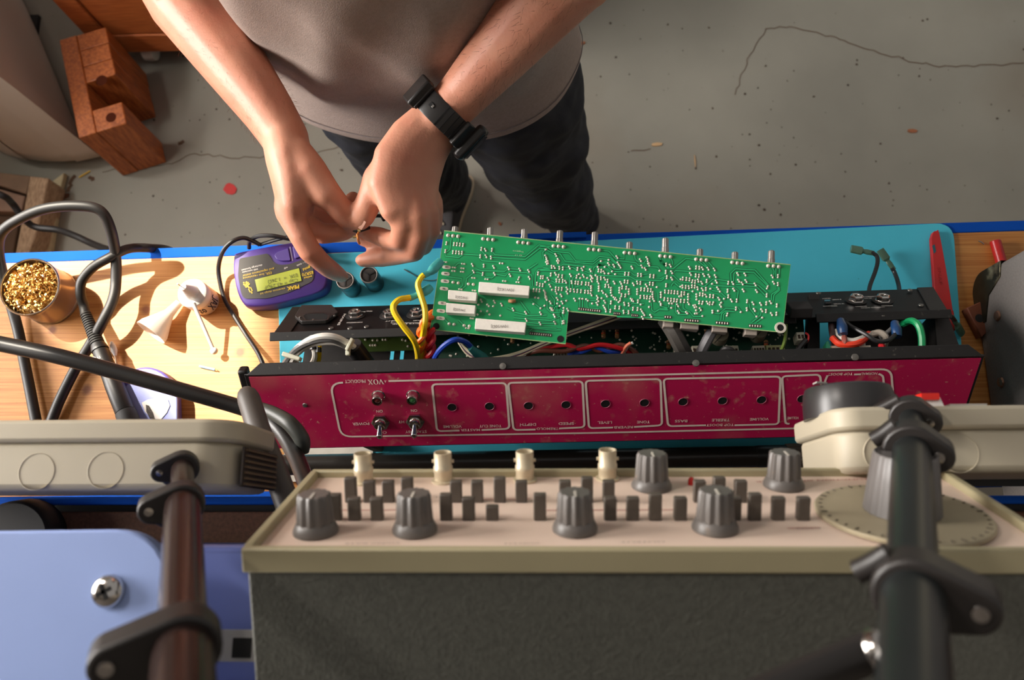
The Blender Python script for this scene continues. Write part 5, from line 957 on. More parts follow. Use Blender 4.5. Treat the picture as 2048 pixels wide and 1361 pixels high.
# ------------------------------------------------------------------ light blue case on the shelf, left
lbm = mat('lit_blue_enamel', (150, 172, 226), .55, var=.07, scale=10, bump=.04, bscale=400); dbm = mat('shaded_blue_enamel', (92, 106, 168), .5, var=.08, scale=10)  # one blue enamel in two tones: sunlit top plate, shaded body
TH = .425; bc = thing('blue_case', P(150, 1250, SH), 'light blue case with rounded top plate and large screw on rear shelf', 'case')
pl = round_poly([P(-260, 1066, TH), P(326, 1058, TH), P(372, 1500, TH), P(-260, 1500, TH)], [.004, .028, .01, .01], 10)
MB().prism(pl, -UP * .010).build('top_plate', lbm, bc, bevel=.0015)
s0 = P(218, 1183, TH + .0005); rs = 32 / ppm(s0); s_ = MB().lathe(s0, UP, [(rs * 1.02, 0), (rs, .0022), (rs * .8, .0042), (rs * .4, .005), (0, .0051)], 32).build('screw', chrome, bc)
for a in (0, 1): MB().box(s0 + UP * .0052, (rs * 1.0, rs * .24, .0008), (V((math.cos(.5 + a * 1.5708), math.sin(.5 + a * 1.5708), 0)), V((-math.sin(.5 + a * 1.5708), math.cos(.5 + a * 1.5708), 0)), UP)).build('screw_slot', dark, s_)
B_ = SH + .13; yb_ = P(400, 1096, B_).y; xl_, xr_ = P(-260, 1100, B_).x, P(600, 1100, B_).x; xr_ = min(xr_, GL.x - .004)
zt = TH - .0105
MB().box(((xl_ + xr_) / 2, yb_ - .14, ZB + (SH + .0005 + B_) / 2), (xr_ - xl_, .28, B_ - SH - .0005)).build('body', dbm, bc, bevel=.003)
MB().box(((xl_ + xr_) / 2, yb_ - .175, ZB + B_ + .006), (xr_ - xl_ - .004, .21, .012)).build('body_step', dbm, bc, bevel=.002)
MB().box((P(100, 1300, TH).x - .02, yb_ - .17, ZB + (B_ + zt) / 2 + .005), (.06, .16, zt - B_ - .012)).build('pillar', dbm, bc)
lp_ = P(470, 1292, B_ + .0125); MB().box(lp_, (.030, .016, .0012)).build('label_plate', mat('label_white', (150, 148, 146), .6), bc); MB().box(lp_ + V((.004, -.001, .0008)), (.010, .010, .0008)).build('label_print', dark, bc)
kb = P(60, 1048, SH); tag(MB().lathe(V((kb.x, kb.y - .012, ZB + SH + .0005)), UP, [(.030, 0), (.030, .003), (.028, .018), (.026, .02), (0, .02)], 32).build('rubber_foot', black), 'low black round rubber foot on shelf at left edge', 'foot')
# dark vinyl covered case at the right edge
vin = mat('grey_vinyl', (116, 110, 106), .65, var=.12, scale=500, bump=.12, bscale=900); over(vin, (130, 100, 80), 20, .70, .8, amount=.4)
vc0 = P(1999, 800, .02); vy1 = P(1984, 552, .01).y; vy0 = P(1984, 1030, .02).y
vcase = thing('vinyl_case', (vc0.x + .13, (vy0 + vy1) / 2, ZB), 'dark grey vinyl covered case with metal corner at right edge of bench', 'case')
ro = [V((0, y, z)) for y, z in [((vy0 + vy1) / 2 + a, ZB + .2005 + b) for a, b in rrect(vy1 - vy0, .40, .022, 8)]]
MB().prism([q + V((vc0.x, 0, 0)) for q in ro], V((.27, 0, 0))).build('shell', vin, vcase, bevel=.004, seg=3)
cm_ = mat('corner_metal', (70, 66, 54), .35, metal=.8, var=.3, scale=60); over(cm_, (196, 184, 150), 30, .6, .7, amount=.8)
cy_, cz_ = vy1 - .022, ZB + .0225
arc = lambda r, x, a0=-100, a1=10: [V((x, cy_ + r * math.cos(math.radians(a)), cz_ + r * math.sin(math.radians(a)))) for a in [a0 + (a1 - a0) * k / 10 for k in range(11)]]
b = MB(); xo = vc0.x
o1 = [V((xo - .0015, cy_ - .03, cz_ - .0232))] + arc(.0232, xo - .0015, -90, 0) + [V((xo - .0015, cy_ + .0232, cz_ + .035)), V((xo - .0015, cy_ + .008, cz_ + .03)), V((xo - .0015, cy_ - .005, cz_ + .005)), V((xo - .0015, cy_ - .03, cz_ - .006))]
b.prism(o1, V((.0015, 0, 0))); cn = b.build('metal_corner', cm_, vcase, bevel=.0005)
b = MB(); ar = [V((xo - .001, cy_ - .03, cz_ - .0232))] + arc(.0232, xo - .001, -90, 0) + [V((xo - .001, cy_ + .0232, cz_ + .035))]
for i in range(len(ar) - 1): b.add([ar[i], ar[i + 1], ar[i + 1] + V((.035, 0, 0)), ar[i] + V((.035, 0, 0))], [(0, 1, 2, 3)])
b.build('metal_corner_wrap', cm_, vcase)
for (px, py, z_) in ((1996, 632, .045), (2003, 765, .03)):
    d_ = ray(px, py); q = CO + d_ * ((xo - CO.x) / d_.x); MB().lathe(q + V((-.0004, 0, 0)), V((-1, 0, 0)), [(.0055, 0), (.0045, .0016), (.002, .0022), (0, .0022)], 16).build('rivet', mat('rivet_copper', (150, 116, 96), .4, metal=.7), vcase)

# ------------------------------------------------------------------ heavy cables hanging in the near left
thick = mat('thick_cable', (34, 32, 30), .38, var=.1); gthick = mat('grey_cable', (82, 76, 71), .5, var=.1)
tag(MB().tube([P(-60, 676, .19), P(0, 688, .19), P(120, 714, .19), P(260, 752, .18), P(380, 786, .17), P(480, 815, .16), P(530, 834, .16), P(565, 868, .17), P(592, 915, .19), P(612, 965, .22), P(628, 1010, .24)], .0068, 12).build('thick_cable', thick), 'thick black cable running diagonally over bench to the grey box corner', 'cable')
tag(MB().tube([P(492, 792, .22), P(498, 800, .225), P(520, 868, .24), P(546, 930, .25), P(566, 985, .255), P(590, 1050, .26)], .0085, 14, radii=[.0070, .0088, .0088, .0088, .0088, .0088]).build('grey_cable', gthick), 'thick grey rubber cable end hanging in front of magenta panel', 'cable')
tag(MB().tube([P(515, 812, .17), P(545, 826, .175), P(580, 848, .185), P(604, 880, .185), P(606, 905, .18)], .0088, 14, radii=[.004, .0058, .0066, .0066, .005]).build('cable_boot', mat('cable_boot', (62, 64, 58), .45)), 'dull grey green cable boot lying over left end of panel', 'cable')

# ------------------------------------------------------------------ camera tripod standing over the bench
tri = thing('tripod', P(1090, 1050, SH), 'black tripod with flip locks whose two legs rise either side of the instrument', 'tripod')
tbm = mat('tripod_tube', (62, 46, 42), .25, metal=.6, var=.1); tbk = mat('tripod_dark', (26, 30, 30), .35, var=.1); lockm = mat('tripod_lock', (40, 36, 34), .42, var=.1)
hub = None
def leg(pa, pb, secs, locks, m_, side, foot):
    A, B = PT(*pa), PT(*pb)           # upper, lower
    ax = (B - A); L_ = ax.length; an = ax.normalized()
    l0 = None
    ts = [0] + [l[0] for l in locks] + [1]
    top = None
    for i, r in enumerate(secs):
        a, b = A + ax * ts[i], A + ax * min(1, ts[i + 1] + .02)
        o = MB().cyl(a, b, r, seg=28).build('leg_tube', m_, tri)
        if i < len(locks):
            t_, R_, ear = locks[i]; c = A + ax * t_
            # the ear with the screw points to the left on the left leg and to the right on the right leg
            vx = (CR * side - an * (CR * side).dot(an)).normalized(); vy = an.cross(vx)
            if vy.dot(CU) < 0: vy = -vy
            pol = []
            for k in range(15):
                an_ = math.radians(70 + 220 * k / 14); pol.append(c + vx * math.cos(an_) * R_ + vy * math.sin(an_) * R_)
            for k in range(9):
                an_ = math.radians(-70 + 140 * k / 8); pol.append(c + vx * R_ * (ear * .72 + .62 * math.cos(an_)) + vy * R_ * (.62 * math.sin(an_) - .08))
            k_ = MB().prism([q - an * R_ * .5 for q in pol], an * R_ * 1.0).build('flip_lock', lockm, o, bevel=R_ * .1)
            sc_ = c + vx * R_ * (ear * .78) - an * R_ * .52 - vy * R_ * .05; MB().lathe(sc_, -an, [(R_ * .22, 0), (R_ * .20, R_ * .06), (0, R_ * .08)], 16).build('lock_screw', chrome, k_)
            if side > 0:
                MB().tube([c - vx * R_ * .6 + vy * R_ * .75 + an * R_ * .2, c - vx * .0135 + vy * R_ * .35 + an * R_ * .2, c - vx * .0185 + vy * R_ * .05 + an * R_ * .2], R_ * .32, 10, smooth=4).build('lock_lever', lockm, k_)
            else:
                MB().tube([c + vx * R_ * ear * .7 - vy * R_ * .55 + an * R_ * .2, c + vx * R_ * .7 - vy * R_ * 1.0 + an * R_ * .2, c - vx * R_ * .3 - vy * R_ * 1.15 + an * R_ * .2], R_ * .26, 10, smooth=4).build('lock_lever', lockm, k_)
    MB().lathe(B - an * .004, an, [(secs[-1] * 1.0, 0), (secs[-1] * 1.25, .004), (secs[-1] * 1.2, foot), (secs[-1] * .8, foot + .004)], 20).build('rubber_foot', black, tri)
    return A, B, an
def tpos(pa, pb, q):       # parameter along the leg where 1/t takes a given value
    A, B = PT(*pa), PT(*pb); return ((1 / q) - pa[2]) / (pb[2] - pa[2])
def lt(q, y0_, sl, q0_): return y0_ + sl * (q - q0_)
La, Lb_ = (368, lt(6.2, 925, 246, 2.05), 1 / 6.2), (365, lt(2.02, 925, 246, 2.05), 1 / 2.02)
leg(La, Lb_, [.0104, .0090, .0064, .0056], [(tpos(La, Lb_, 3.52), .0132, 2.35), (tpos(La, Lb_, 2.38), .0112, 1.85), (tpos(La, Lb_, 2.09), .0096, 1.7)], tbm, -1, .004)
Ra, Rb = (1832, lt(6.2, 897, 240, 2.38), 1 / 6.2), (1822, lt(2.06, 897, 240, 2.38), 1 / 2.06)
leg(Ra, Rb, [.0104, .0092, .0066, .0056], [(tpos(Ra, Rb, 3.55), .0138, 1.9), (tpos(Ra, Rb, 2.38), .0142, 1.15), (tpos(Ra, Rb, 2.12), .0122, 1.05)], tbk, 1, .004)
apex = (PT(*La) + PT(*Ra)) / 2
MB().lathe(apex + V((0, -.03, -.02)), UP, [(.02, 0), (.03, .005), (.03, .035), (.02, .045), (.02, .09), (0, .09)], 28).build('hub', lockm, tri)
MB().box(apex + V((0, -.005, .0)), ((PT(*La) - PT(*Ra)).length + .02, .03, .024)).build('shoulder', lockm, tri, bevel=.006)
cc = PT(1095, 1580, .235); MB().cyl(apex + V((0, -.03, 0)), cc, .011, seg=20).build('centre_column', tbk, tri)
rear = V((apex.x, apex.y - .30, ZB + SH + .001)); MB().cyl(apex + V((0, -.04, 0)), rear, .013, .010, 20).build('leg_tube', tbk, tri)
for s_, (pa, pb) in ((-1, (La, Lb_)), (1, (Ra, Rb))):
    A, B = PT(*pa), PT(*pb); q = A + (B - A) * (tpos(pa, pb, 3.95)); qq = q + V((-s_ * .012, -.004, 0)); b_ = MB().tube([qq, lerp(qq, cc, .5), cc], .0065, 10, smooth=3, flat=.6).build('brace', lockm, tri)
    MB().ball(qq, .0068, 12).build('brace_pin', chrome, b_)
# ------------------------------------------------------------------ the person
per = thing('person', PF(1000, 440, 0), 'person in grey t-shirt and dark jeans leaning over bench, wearing black wristwatch', 'person')
skin = mat('skin', (220, 158, 130), .5, var=.10, scale=14, col2=(196, 126, 100), bump=.12, bscale=420, lo=.2, hi=.8)
over(skin, (206, 120, 98), 30, .52, .85, amount=.5)
bs = skin.node_tree.nodes['Principled BSDF']; bs.inputs['Subsurface Weight'].default_value = .12; bs.inputs['Subsurface Radius'].default_value = (.012, .005, .003); bs.inputs['Subsurface Scale'].default_value = .3
b = MB()
# right arm (seen at the left of the picture): shoulder, elbow, wrist
rS, rE, rW = V((-.345, .50, 1.36)), P(338, -62, .115), P(570, 276, .118)
rF = P(372, 5, .118); rM = P(476, 138, .12)
b.limb([rS, lerp(rS, rE, .5), rE], [.056, .050, .041])
b.limb([rE, rF, rM, P(538, 225, .12), rW], [.041, .0385, .0325, .0265, .0235], [.043, .041, .036, .032, .030], side=V((1, .6, 0)))
# right hand, thumb side up
b.limb([rW, P(580, 320, .118), P(590, 365, .112), P(592, 415, .104), P(594, 440, .098)], [.0225, .0235, .0225, .018, .013], [.030, .034, .037, .036, .030], side=V((1, .25, -.1)))
b.limb([P(592, 310, .13), P(618, 345, .128), P(650, 388, .122)], [.018, .0185, .0150])                                   # ball of the thumb
b.limb([P(622, 345, .128), P(655, 388, .122), P(682, 420, .108), P(698, 436, .098), P(716, 455, .085)], [.0168, .0140, .0128, .0128, .0090], seg=14)
b.limb([P(575, 412, .118), P(577, 424, .116), P(604, 475, .110), P(620, 503, .102), P(640, 522, .088), P(655, 535, .074), P(670, 545, .062), P(684, 553, .050)], [.0135, .0135, .0118, .0118, .0103, .0102, .0093, .0072], seg=14)
b.limb([P(592, 425, .098), P(598, 436, .096), P(622, 455, .092), P(644, 468, .086), P(674, 466, .08), P(692, 463, .078), P(705, 461, .077)], [.013, .0125, .0112, .0112, .010, .0095, .007], seg=14)
b.limb([P(605, 425, .078), P(632, 438, .066), P(662, 440, .056), P(688, 420, .056), P(706, 396, .062)], [.012, .0112, .0105, .0098, .0074], seg=14)
b.limb([P(612, 412, .066), P(640, 420, .052), P(664, 415, .048), P(684, 398, .052)], [.0105, .0098, .009, .0068], seg=12)
# left arm with the watch: shoulder, elbow, wrist
lS, lE, lW = V((.075, .50, 1.36)), P(1148, -70, .225), P(872, 246, .125)
b.limb([lS, lerp(lS, lE, .5), lE], [.056, .050, .042])
b.limb([lE, P(1085, 2, .205), P(1000, 105, .17), P(925, 190, .14), lW], [.0395, .036, .0305, .0272, .0262], [.041, .037, .030, .024, .0215], side=V((.75, .65, 0)))
b.limb([lW, P(840, 285, .122), P(816, 330, .120), P(808, 375, .118), P(822, 412, .114), P(832, 428, .108)], [.0265, .032, .0365, .0375, .034, .028], [.0215, .0215, .0205, .0185, .0155, .012], side=V((.9, .35, -.25)))
b.limb([P(812, 300, .122), P(782, 330, .124), P(757, 358, .124)], [.019, .0175, .0150])
b.limb([P(780, 332, .124), P(754, 360, .124), P(742, 392, .118), P(734, 412, .112), P(724, 435, .102), P(715, 450, .094)], [.0160, .0150, .0128, .0132, .0122, .0085], seg=14)
b.limb([P(802, 400, .124), P(804, 415, .122), P(806, 450, .114), P(800, 482, .098), P(778, 480, .086), P(756, 472, .08), P(733, 467, .078)], [.0125, .0128, .0115, .0112, .0100, .0098, .0075], seg=14)
b.limb([P(828, 412, .118), P(834, 430, .116), P(838, 470, .104), P(828, 503, .086), P(796, 510, .070), P(762, 516, .060), P(724, 521, .054)], [.0130, .0132, .0118, .0115, .0105, .0100, .0075], seg=14)
b.limb([P(850, 410, .106), P(855, 425, .104), P(860, 462, .09), P(846, 492, .074), P(806, 494, .062), P(770, 488, .06), P(724, 480, .060)], [.012, .0122, .0112, .0108, .0098, .0092, .0070], seg=14)
b.limb([P(864, 398, .092), P(866, 412, .090), P(868, 446, .076), P(852, 474, .064), P(822, 476, .056), P(790, 470, .054)], [.0105, .0108, .0096, .0094, .0086, .0062], seg=12)
for px, py, h, r in ((806, 408, .129, .009), (832, 422, .1245, .0095), (855, 416, .114, .009), (572, 424, .122, .0105)): b.ball(P(px, py, h - .004), r, 12)      # knuckles
# torso, neck, head, legs under the clothes
TX = -.14
b.limb([V((TX, .57, .88)), V((TX, .575, 1.0)), V((TX, .56, 1.15)), V((TX, .53, 1.30)), V((TX, .50, 1.39))], [.150, .142, .150, .165, .13], [.095, .095, .105, .105, .07], side=V((1, 0, 0)), seg=24)
b.limb([V((TX, .50, 1.38)), V((TX, .44, 1.49))], [.058, .056]); b.limb([lS, V((TX, .50, 1.40)), rS], [.055, .065, .055])
hd = V((TX, .40, 1.585)); fdir = V((0, -.80, -.60)); fup = V((0, -.60, .80)); fside = V((1, 0, 0))
def hp(x, y, z): return hd + fside * x + fdir * y + fup * z
for c, r, s3 in ((hp(0, 0, .02), .098, (.80, 1, 1)), (hp(0, .025, -.05), .070, (.85, 1, 1)), (hp(0, .045, -.09), .038, (1, 1, 1))): b.ball(c, r, 22, s3)
b.limb([hp(0, .092, .03), hp(0, .108, -.008), hp(0, .112, -.022)], [.008, .012, .013], seg=10)
for sx in (-1, 1): b.ball(hp(.080 * sx, -.005, -.005), .026, 14, (.35, .8, 1.2)); b.ball(hp(.018 * sx, .100, -.022), .009, 10)
for y, r in ((-.062, .011), (-.074, .012)): b.limb([hp(-.02, .088, y), hp(0, .096, y), hp(.02, .088, y)], [r * .7, r, r * .7], seg=10)
rH, rK, rA = V((TX - .085, .575, .86)), V((-.215, .60, .48)), PF(893, 375, .09); lH, lK, lA = V((TX + .085, .575, .86)), V((.005, .575, .48)), PF(1150, 432, .09)
for h_, k_, a_ in ((rH, rK, rA), (lH, lK, lA)):
    b.limb([h_, lerp(h_, k_, .5), k_], [.080, .070, .054]); b.limb([k_, lerp(k_, a_, .35), a_], [.054, .050, .036]); b.limb([a_, a_ + V((0, -.055, -.045))], [.030, .022])
body = b.build('body', skin, per)
rm = body.modifiers.new('remesh', 'REMESH'); rm.mode = 'VOXEL'; rm.voxel_size = .0027; rm.use_smooth_shade = True
sm = body.modifiers.new('smooth', 'SMOOTH'); sm.factor = .5; sm.iterations = 7
# nails
nailm = mat('nail', (228, 176, 154), .4, var=.05)
def nail(c, d, n, l, wd, par=None):
    d = V(d).normalized(); n = (V(n) - d * V(n).dot(d)).normalized(); s_ = d.cross(n); bb = MB(); vs = []
    for i in range(6):
        for j in range(7):
            u = i / 5 - .5; v_ = j / 6 - .5; tap = 1 - .25 * max(0, u) ** 2 * 4 * .5
            vs.append(V(c) + d * u * l + s_ * v_ * wd * tap + n * (.0012 - 4 * v_ * v_ * wd * .22 - (.0006 if u > .4 else 0)))
    bb.add(vs, [(i * 7 + j, i * 7 + j + 1, (i + 1) * 7 + j + 1, (i + 1) * 7 + j) for i in range(5) for j in range(6)]); return bb.build('fingernail', nailm, per)
nail(P(719.5, 444, .1063), P(714, 453, .095) - P(725, 432, .106), V((-.2, .1, 1)), .0125, .0125)
# eyes, brows, hair
for sx in (-1, 1):
    e = MB().ball(hp(.033 * sx, .076, .022), .0125, 14).build('eye', mat('eye_white', (232, 228, 222), .2), per); MB().ball(hp(.033 * sx, .0835, .021), .0058, 12).build('iris', mat('iris_brown', (70, 48, 34), .2), e)
    MB().limb([hp(.016 * sx, .092, .040), hp(.034 * sx, .090, .045), hp(.052 * sx, .078, .040)], [.004, .005, .003], seg=8).build('eyebrow', mat('hair_brown', (58, 42, 32), .7), per)
hb = MB(); hb.ball(hp(0, -.012, .034), .102, 22, (.84, 1, 1)); hb.ball(hp(0, .03, .075), .064, 16); hr = hb.build('hair', mat('hair_brown', (58, 42, 32), .7, bump=.5, bscale=300), per)
# fine arm hair
ha = MB(); random.seed(21)
def arm_hair(pts, rad, n_, side):
    for _ in range(n_):
        t = random.random(); i = min(int(t * (len(pts) - 1)), len(pts) - 2); f = t * (len(pts) - 1) - i; c = lerp(pts[i], pts[i + 1], f); r = (rad[i] * (1 - f) + rad[i + 1] * f); d = (pts[i + 1] - pts[i]).normalized()
        x, y = perp(d); th = random.uniform(0, 6.283); n = x * math.cos(th) + y * math.sin(th)
        if n.z < -.4: continue
        s_ = c + n * r * .97; cdir = (d * random.uniform(.4, 1) + n * random.uniform(.25, .5) + n.cross(d) * random.uniform(-.6, .6)).normalized(); L_ = random.uniform(.006, .013); q = cdir.cross(n).normalized() * .00011
        m_ = s_ + cdir * L_ * .5; e = s_ + cdir * L_ - n * L_ * .18; ha.add([s_ - q, s_ + q, m_ + q * .7, m_ - q * .7, e], [(0, 1, 2, 3), (3, 2, 4)])
arm_hair([rE, rF, rM, P(538, 225, .12), P(560, 258, .118)], [.041, .0395, .034, .029, .0265], 900, 0); arm_hair([lE, P(1085, 2, .205), P(1000, 105, .17), P(935, 180, .142)], [.0392, .0355, .030, .0258], 900, 0)
tag(ha.build('arm_hair', mat('arm_hair', (104, 66, 46), .6), per, smooth=False), None, kind='stuff')
# t-shirt
shirtm = mat('grey_jersey', (162, 144, 134), .85, var=.08, scale=220, bump=.25, bscale=900); over(shirtm, (126, 112, 105), 500, .5, .75, amount=.35)
def loft(levels, seg, fnc):
    bb = MB(); n_ = len(levels)
    for i, (c, rx, ry) in enumerate(levels):
        for k in range(seg):
            th = 2 * math.pi * k / seg; bb.v.append(tuple(fnc(i, th, V(c), rx, ry)))
    bb.f = [(i * seg + k, i * seg + (k + 1) % seg, (i + 1) * seg + (k + 1) % seg, (i + 1) * seg + k) for i in range(n_ - 1) for k in range(seg)]; return bb
LV = []
zs = [.868, .872, .885, .91, .94, .98, 1.02, 1.06, 1.10, 1.15, 1.20, 1.26, 1.32, 1.37, 1.41, 1.43]
import bisect
def interp(z, tab):
    for (z0_, v0), (z1_, v1) in zip(tab, tab[1:]):
        if z <= z1_: t = max(0, min(1, (z - z0_) / (z1_ - z0_))); t = t * t * (3 - 2 * t); return v0 + (v1 - v0) * t
    return tab[-1][1]
for z in zs:
    LV.append((V((interp(z, [(.86, TX), (1.0, TX), (1.12, TX - .022), (1.3, TX - .01), (1.43, TX)]), interp(z, [(.86, .560), (1.0, .562), (1.15, .55), (1.3, .52), (1.43, .495)]), z)), interp(z, [(.86, .186), (.95, .182), (1.1, .160), (1.25, .178), (1.34, .2), (1.40, .14), (1.43, .08)]), interp(z, [(.86, .118), (1.0, .126), (1.15, .125), (1.3, .12), (1.40, .09), (1.43, .065)])))
def shf(i, th, c, rx, ry):
    z = c.z; u = math.cos(th); v_ = math.sin(th); f = max(0, 1.15 - z) / .28
    wr = -.010 * math.exp(-((z - .925) / .02) ** 2) * (.3 + .7 * max(0, -v_)) + .0025 * f * math.sin(7 * th + 9 * z) * (.5 + .5 * math.sin(3 * th + 1)) + .002 * math.sin(5 * th + 30 * z)
    # long diagonal folds running from the hip up across the belly
    for k, (a0, s_, am) in enumerate(((4.25, 2.8, .018), (4.75, 3.4, .015), (5.45, 3.2, .016), (3.75, 2.2, .012), (5.0, -3.0, .010))):
        dth = th - (a0 + s_ * (z - 1.0)); wr += .62 * am * math.exp(-(dth / .10) ** 2) * min(1, max(0, (z - .93) / .06))
    p = 2.4; k_ = (abs(u) ** p + abs(v_) ** p) ** (-1 / p)
    return c + V((u * k_ * (rx + wr), v_ * k_ * (ry + wr), 0))
sb = loft(LV, 120, shf); seg = 120
inner = [(c, rx - .006, ry - .006) for c, rx, ry in LV[:4]]
k0 = len(sb.v); ib = loft(inner[::-1], seg, lambda i, th, c, rx, ry: shf(3 - i, th, c, rx, ry)); sb.add([V(v) for v in ib.v], ib.f)
sb.f += [((k0 + 3 * seg + k), (k0 + 3 * seg + (k + 1) % seg), (k + 1) % seg, k) for k in range(seg)]
for S, E in ((rS, rE), (lS, lE)):
    inw = V((TX, .50, 1.39)); sb.tube([lerp(inw, S, .55), S + V((0, 0, .012)), lerp(S, E, .42), lerp(S, E, .66)], .07, 24, radii=[.085, .078, .074, .072])
shirt = sb.build('tshirt', shirtm, per, ang=70); sd = shirt.modifiers.new('sub', 'SUBSURF'); sd.levels = 1; sd.render_levels = 1
hem = MB().tube([shf(1, 2 * math.pi * k / 60, *LV[1]) + V((0, 0, .012)) + (shf(1, 2 * math.pi * k / 60, *LV[1]) - LV[1][0]).normalized() * .0006 for k in range(61)], .0006, 5, smooth=0)
hem.build('hem_stitching', mat('stitch', (120, 110, 108), .9), shirt)
pm = mat('print_brown', (96, 66, 56), .8); bb = MB()
def sh_at(px, py, off=.002):      # a point on the front of the shirt along a pixel ray
    d = ray(px, py); best = None
    for k in range(400):
        t = .35 + k * .001; q = CO + d * t
        if 0.9 < q.z < 1.3:
            i = min(range(len(zs)), key=lambda j: abs(zs[j] - q.z)); c, rx, ry = LV[i]
            if ((q.x - c.x) / rx) ** 2 + ((q.y - c.y) / ry) ** 2 < 1.0: return q - d.normalized() * off
    return CO + d * .6
for pts in ([(535, -12), (546, 2), (560, 8), (572, -2), (570, -14)], [(572, -2), (585, 5), (600, 5), (612, -6)]):
    bb.tube([sh_at(*p) for p in pts], .0011, 6, smooth=4)
bb.build('print_outline', pm, shirt)
# jeans
jm = mat('dark_denim', (22, 26, 38), .8, var=.35, scale=26, bump=.3, bscale=700); over(jm, (46, 52, 64), 9, .62, .85, amount=.4)
jb = MB()
jb.limb([V((TX, .575, .80)), V((TX, .57, .90)), V((TX, .57, .97))], [.155, .162, .150], [.098, .104, .098], side=V((1, 0, 0)), seg=28)
for h_, k_, a_ in ((rH, rK, rA), (lH, lK, lA)):
    pts = [h_ + V((0, 0, .02)), lerp(h_, k_, .25), lerp(h_, k_, .55), lerp(h_, k_, .85), k_, lerp(k_, a_, .25), lerp(k_, a_, .55), lerp(k_, a_, .8), a_ + V((0, 0, -.02))]
    jb.tube(pts, .08, 28, radii=[.092, .094, .086, .076, .073, .070, .064, .057, .053])
jeans = jb.build('jeans', jm, per)
rm = jeans.modifiers.new('remesh', 'REMESH'); rm.mode = 'VOXEL'; rm.voxel_size = .006; rm.use_smooth_shade = True
s2 = jeans.modifiers.new('smooth', 'SMOOTH'); s2.iterations = 5
tex = bpy.data.textures.new('denim_folds', 'CLOUDS'); tex.noise_scale = .085; tex.noise_depth = 2
dm = jeans.modifiers.new('folds', 'DISPLACE'); dm.texture = tex; dm.strength = .030; dm.mid_level = .5; dm.texture_coords = 'GLOBAL'
# shoes
shm_ = mat('shoe_canvas', (58, 56, 58), .8, scale=200); solem = mat('shoe_sole', (196, 178, 150), .6, var=.1, scale=60); lacem = mat('shoe_lace', (200, 186, 160), .7)
def shoe(a_, ang):
    d = V((math.sin(ang), -math.cos(ang), 0)); s_ = V((d.y, -d.x, 0)) * -1; g0 = V((a_.x, a_.y, 0)) - d * .065
    def outl(k_): return [(x * k_ * 1.2, y * k_) for x, y in ((0, -.008), (-.030, .0), (-.037, .04), (-.036, .10), (-.042, .17), (-.046, .215), (-.034, .262), (-.004, .285), (.026, .272), (.042, .225), (.040, .17), (.034, .10), (.036, .04), (.030, .0))]
    def pt(x, y, z): return g0 + s_ * x + d * y + UP * z
    op_ = catmull([V((x, y, 0)) for x, y in outl(1)] + [V((0, -.008, 0))], 4)[:-1]
    so_ = MB().prism([pt(p.x, p.y, .001) for p in op_], UP * .026).build('shoe_sole', solem, per, bevel=.004)
    up = MB(); cx_, cy__ = 0, .13; n_ = len(op_)
    for z, k_, sl in ((.024, .95, 0), (.045, .93, .0), (.065, .80, -.012), (.082, .60, -.035), (.105, .42, -.062), (.12, .38, -.068)):
        up.v += [tuple(pt(p.x * (k_ + .25 * (1 - k_)), (p.y - cy__) * k_ + cy__ + sl, z - max(0, (p.y - .14)) * (z - .02) * 2.4)) for p in op_]
    for i in range(5): up.f += [(i * n_ + k, i * n_ + (k + 1) % n_, (i + 1) * n_ + (k + 1) % n_, (i + 1) * n_ + k) for k in range(n_)]
    up.f.append(tuple(5 * n_ + k for k in range(n_))); u_ = up.build('shoe_upper', shm_, per, ang=70); u_.modifiers.new('sub', 'SUBSURF').render_levels = 1
    for y in (.145, .165, .185): MB().tube([pt(-.018, y, .078 - (y - .14) * .35), pt(0, y - .004, .086 - (y - .14) * .35), pt(.018, y, .078 - (y - .14) * .35)], .0028, 8, smooth=5).build('shoe_lace', lacem, u_)
shoe(rA, -.30); shoe(lA, .22)
# wristwatch on the left arm
wm_ = mat('watch_black', (36, 34, 33), .38, var=.12, scale=80)
wc = P(889, 233, .128); wax = (P(925, 190, .138) - P(850, 272, .122)).normalized(); wx = (V((.75, .65, 0)) - wax * V((.75, .65, 0)).dot(wax)).normalized(); wx = (CR * 1.0 - wax * CR.dot(wax)); wx = (wx - CF * 0).normalized(); wy = wax.cross(wx)
a1, b1_ = .0292, .0262
wat = None
def wpt(th, r, s_): return wc + wx * math.cos(th) * (a1 + r) + wy * math.sin(th) * (b1_ + r) + wax * s_
bb = MB(); n_ = 48
for r, s_ in ((0, -.0115), (.0028, -.0115), (.0032, -.010), (.0032, .010), (.0028, .0115), (0, .0115)): bb.v += [tuple(wpt(2 * math.pi * k / n_, r, s_)) for k in range(n_)]
bb.f = [(i * n_ + k, i * n_ + (k + 1) % n_, ((i + 1) % 6) * n_ + (k + 1) % n_, ((i + 1) % 6) * n_ + k) for i in range(6) for k in range(n_)]
wat = bb.build('watch', wm_, per); wat['label'] = 'black wristwatch'
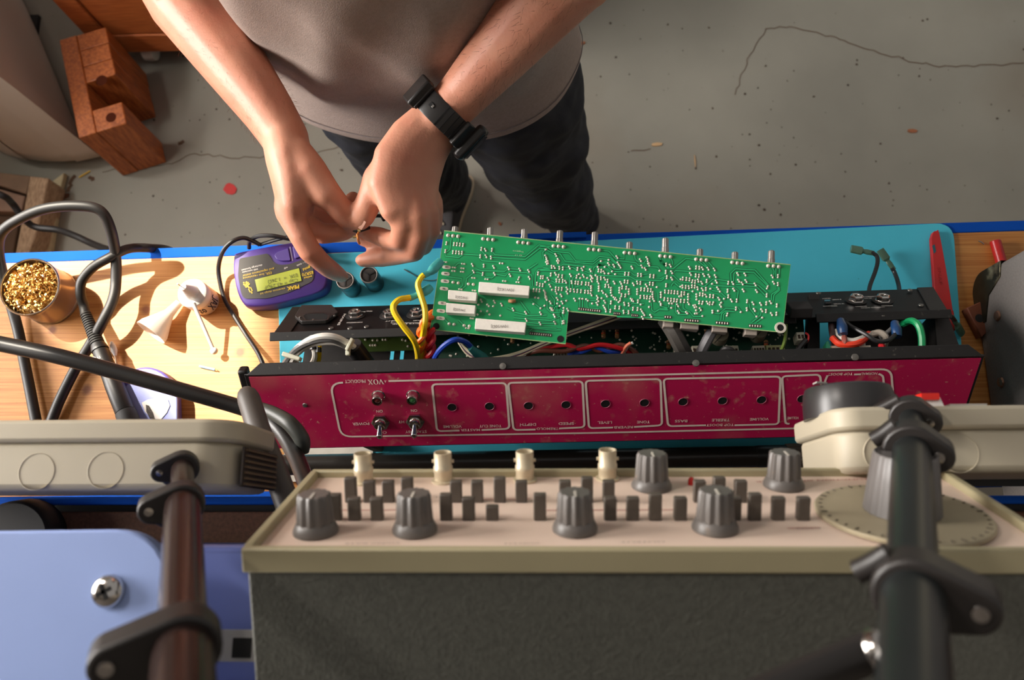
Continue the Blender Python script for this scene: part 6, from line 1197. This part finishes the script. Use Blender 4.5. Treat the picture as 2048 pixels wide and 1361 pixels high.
tocam = -(ray(889, 233)).normalized(); thc = math.atan2(tocam.dot(wy), tocam.dot(wx))
def wbox(th, r, dims, name, m_, bv=.001):
    n = (wx * math.cos(th) / a1 + wy * math.sin(th) / b1_).normalized(); t_ = wax.cross(n); return MB().box(wpt(th, r, 0), dims, (t_, wax, n)).build(name, m_, wat, bevel=bv)
sg = 1 if (wpt(thc + 1.3, 0, 0) - wc).dot(CR) > 0 else -1
wbox(thc + sg * 1.45, .007, (.036, .040, .011), 'watch_case', wm_, .0035); wbox(thc + sg * 1.45, .0132, (.028, .030, .0016), 'watch_face', mat('watch_glass', (22, 24, 24), .12), .0006)
wbox(thc + sg * .80, .0045, (.012, .027, .006), 'lug', wm_, .0015); wbox(thc - sg * 1.25, .0066, (.026, .030, .009), 'clasp', wm_, .002); wbox(thc - sg * .88, .0048, (.004, .027, .004), 'keeper', wm_, .001)
wbox(thc - sg * .52, .0034, (.0045, .0045, .0010), 'pin_hole', dark, .0002); wbox(thc - sg * .45, .0036, (.0022, .003, .0012), 'hole_pin', steel, .0002)
for k in (-.28, -.08, .12, .32): wbox(thc + sg * (k + .2), .0034, (.0009, .0232, .0007), 'strap_groove', dark, .0)
# what the fingers hold
clip = thing('wire_clip', P(714, 470, .098), 'tiny black clip with copper leads pinched between the fingertips', 'clip')
MB().tube([P(704, 458, .092), P(714, 462, .096), P(726, 459, .094), P(738, 455, .09)], .0022, 8).build('clip_body', thinc, clip)
cop = mat('copper', (206, 130, 70), .35, metal=.8)
MB().tube([P(718, 462, .099), P(714, 472, .099), P(709, 474, .098)], .0011, 8).build('lead', cop, clip); MB().tube([P(714, 468, .1), P(716, 478, .099), P(719, 489, .096)], .0011, 8).build('lead', cop, clip)
MB().cyl(P(716, 461, .1), P(721, 462, .1), .0015, seg=8).build('lead_collar', mat('brass_collar', (214, 190, 130), .35, metal=.7), clip); MB().cyl(P(706, 474.5, .098), P(711, 474, .098), .0015, seg=8).build('lead_collar', mat('brass_collar', (214, 190, 130), .35, metal=.7), clip)
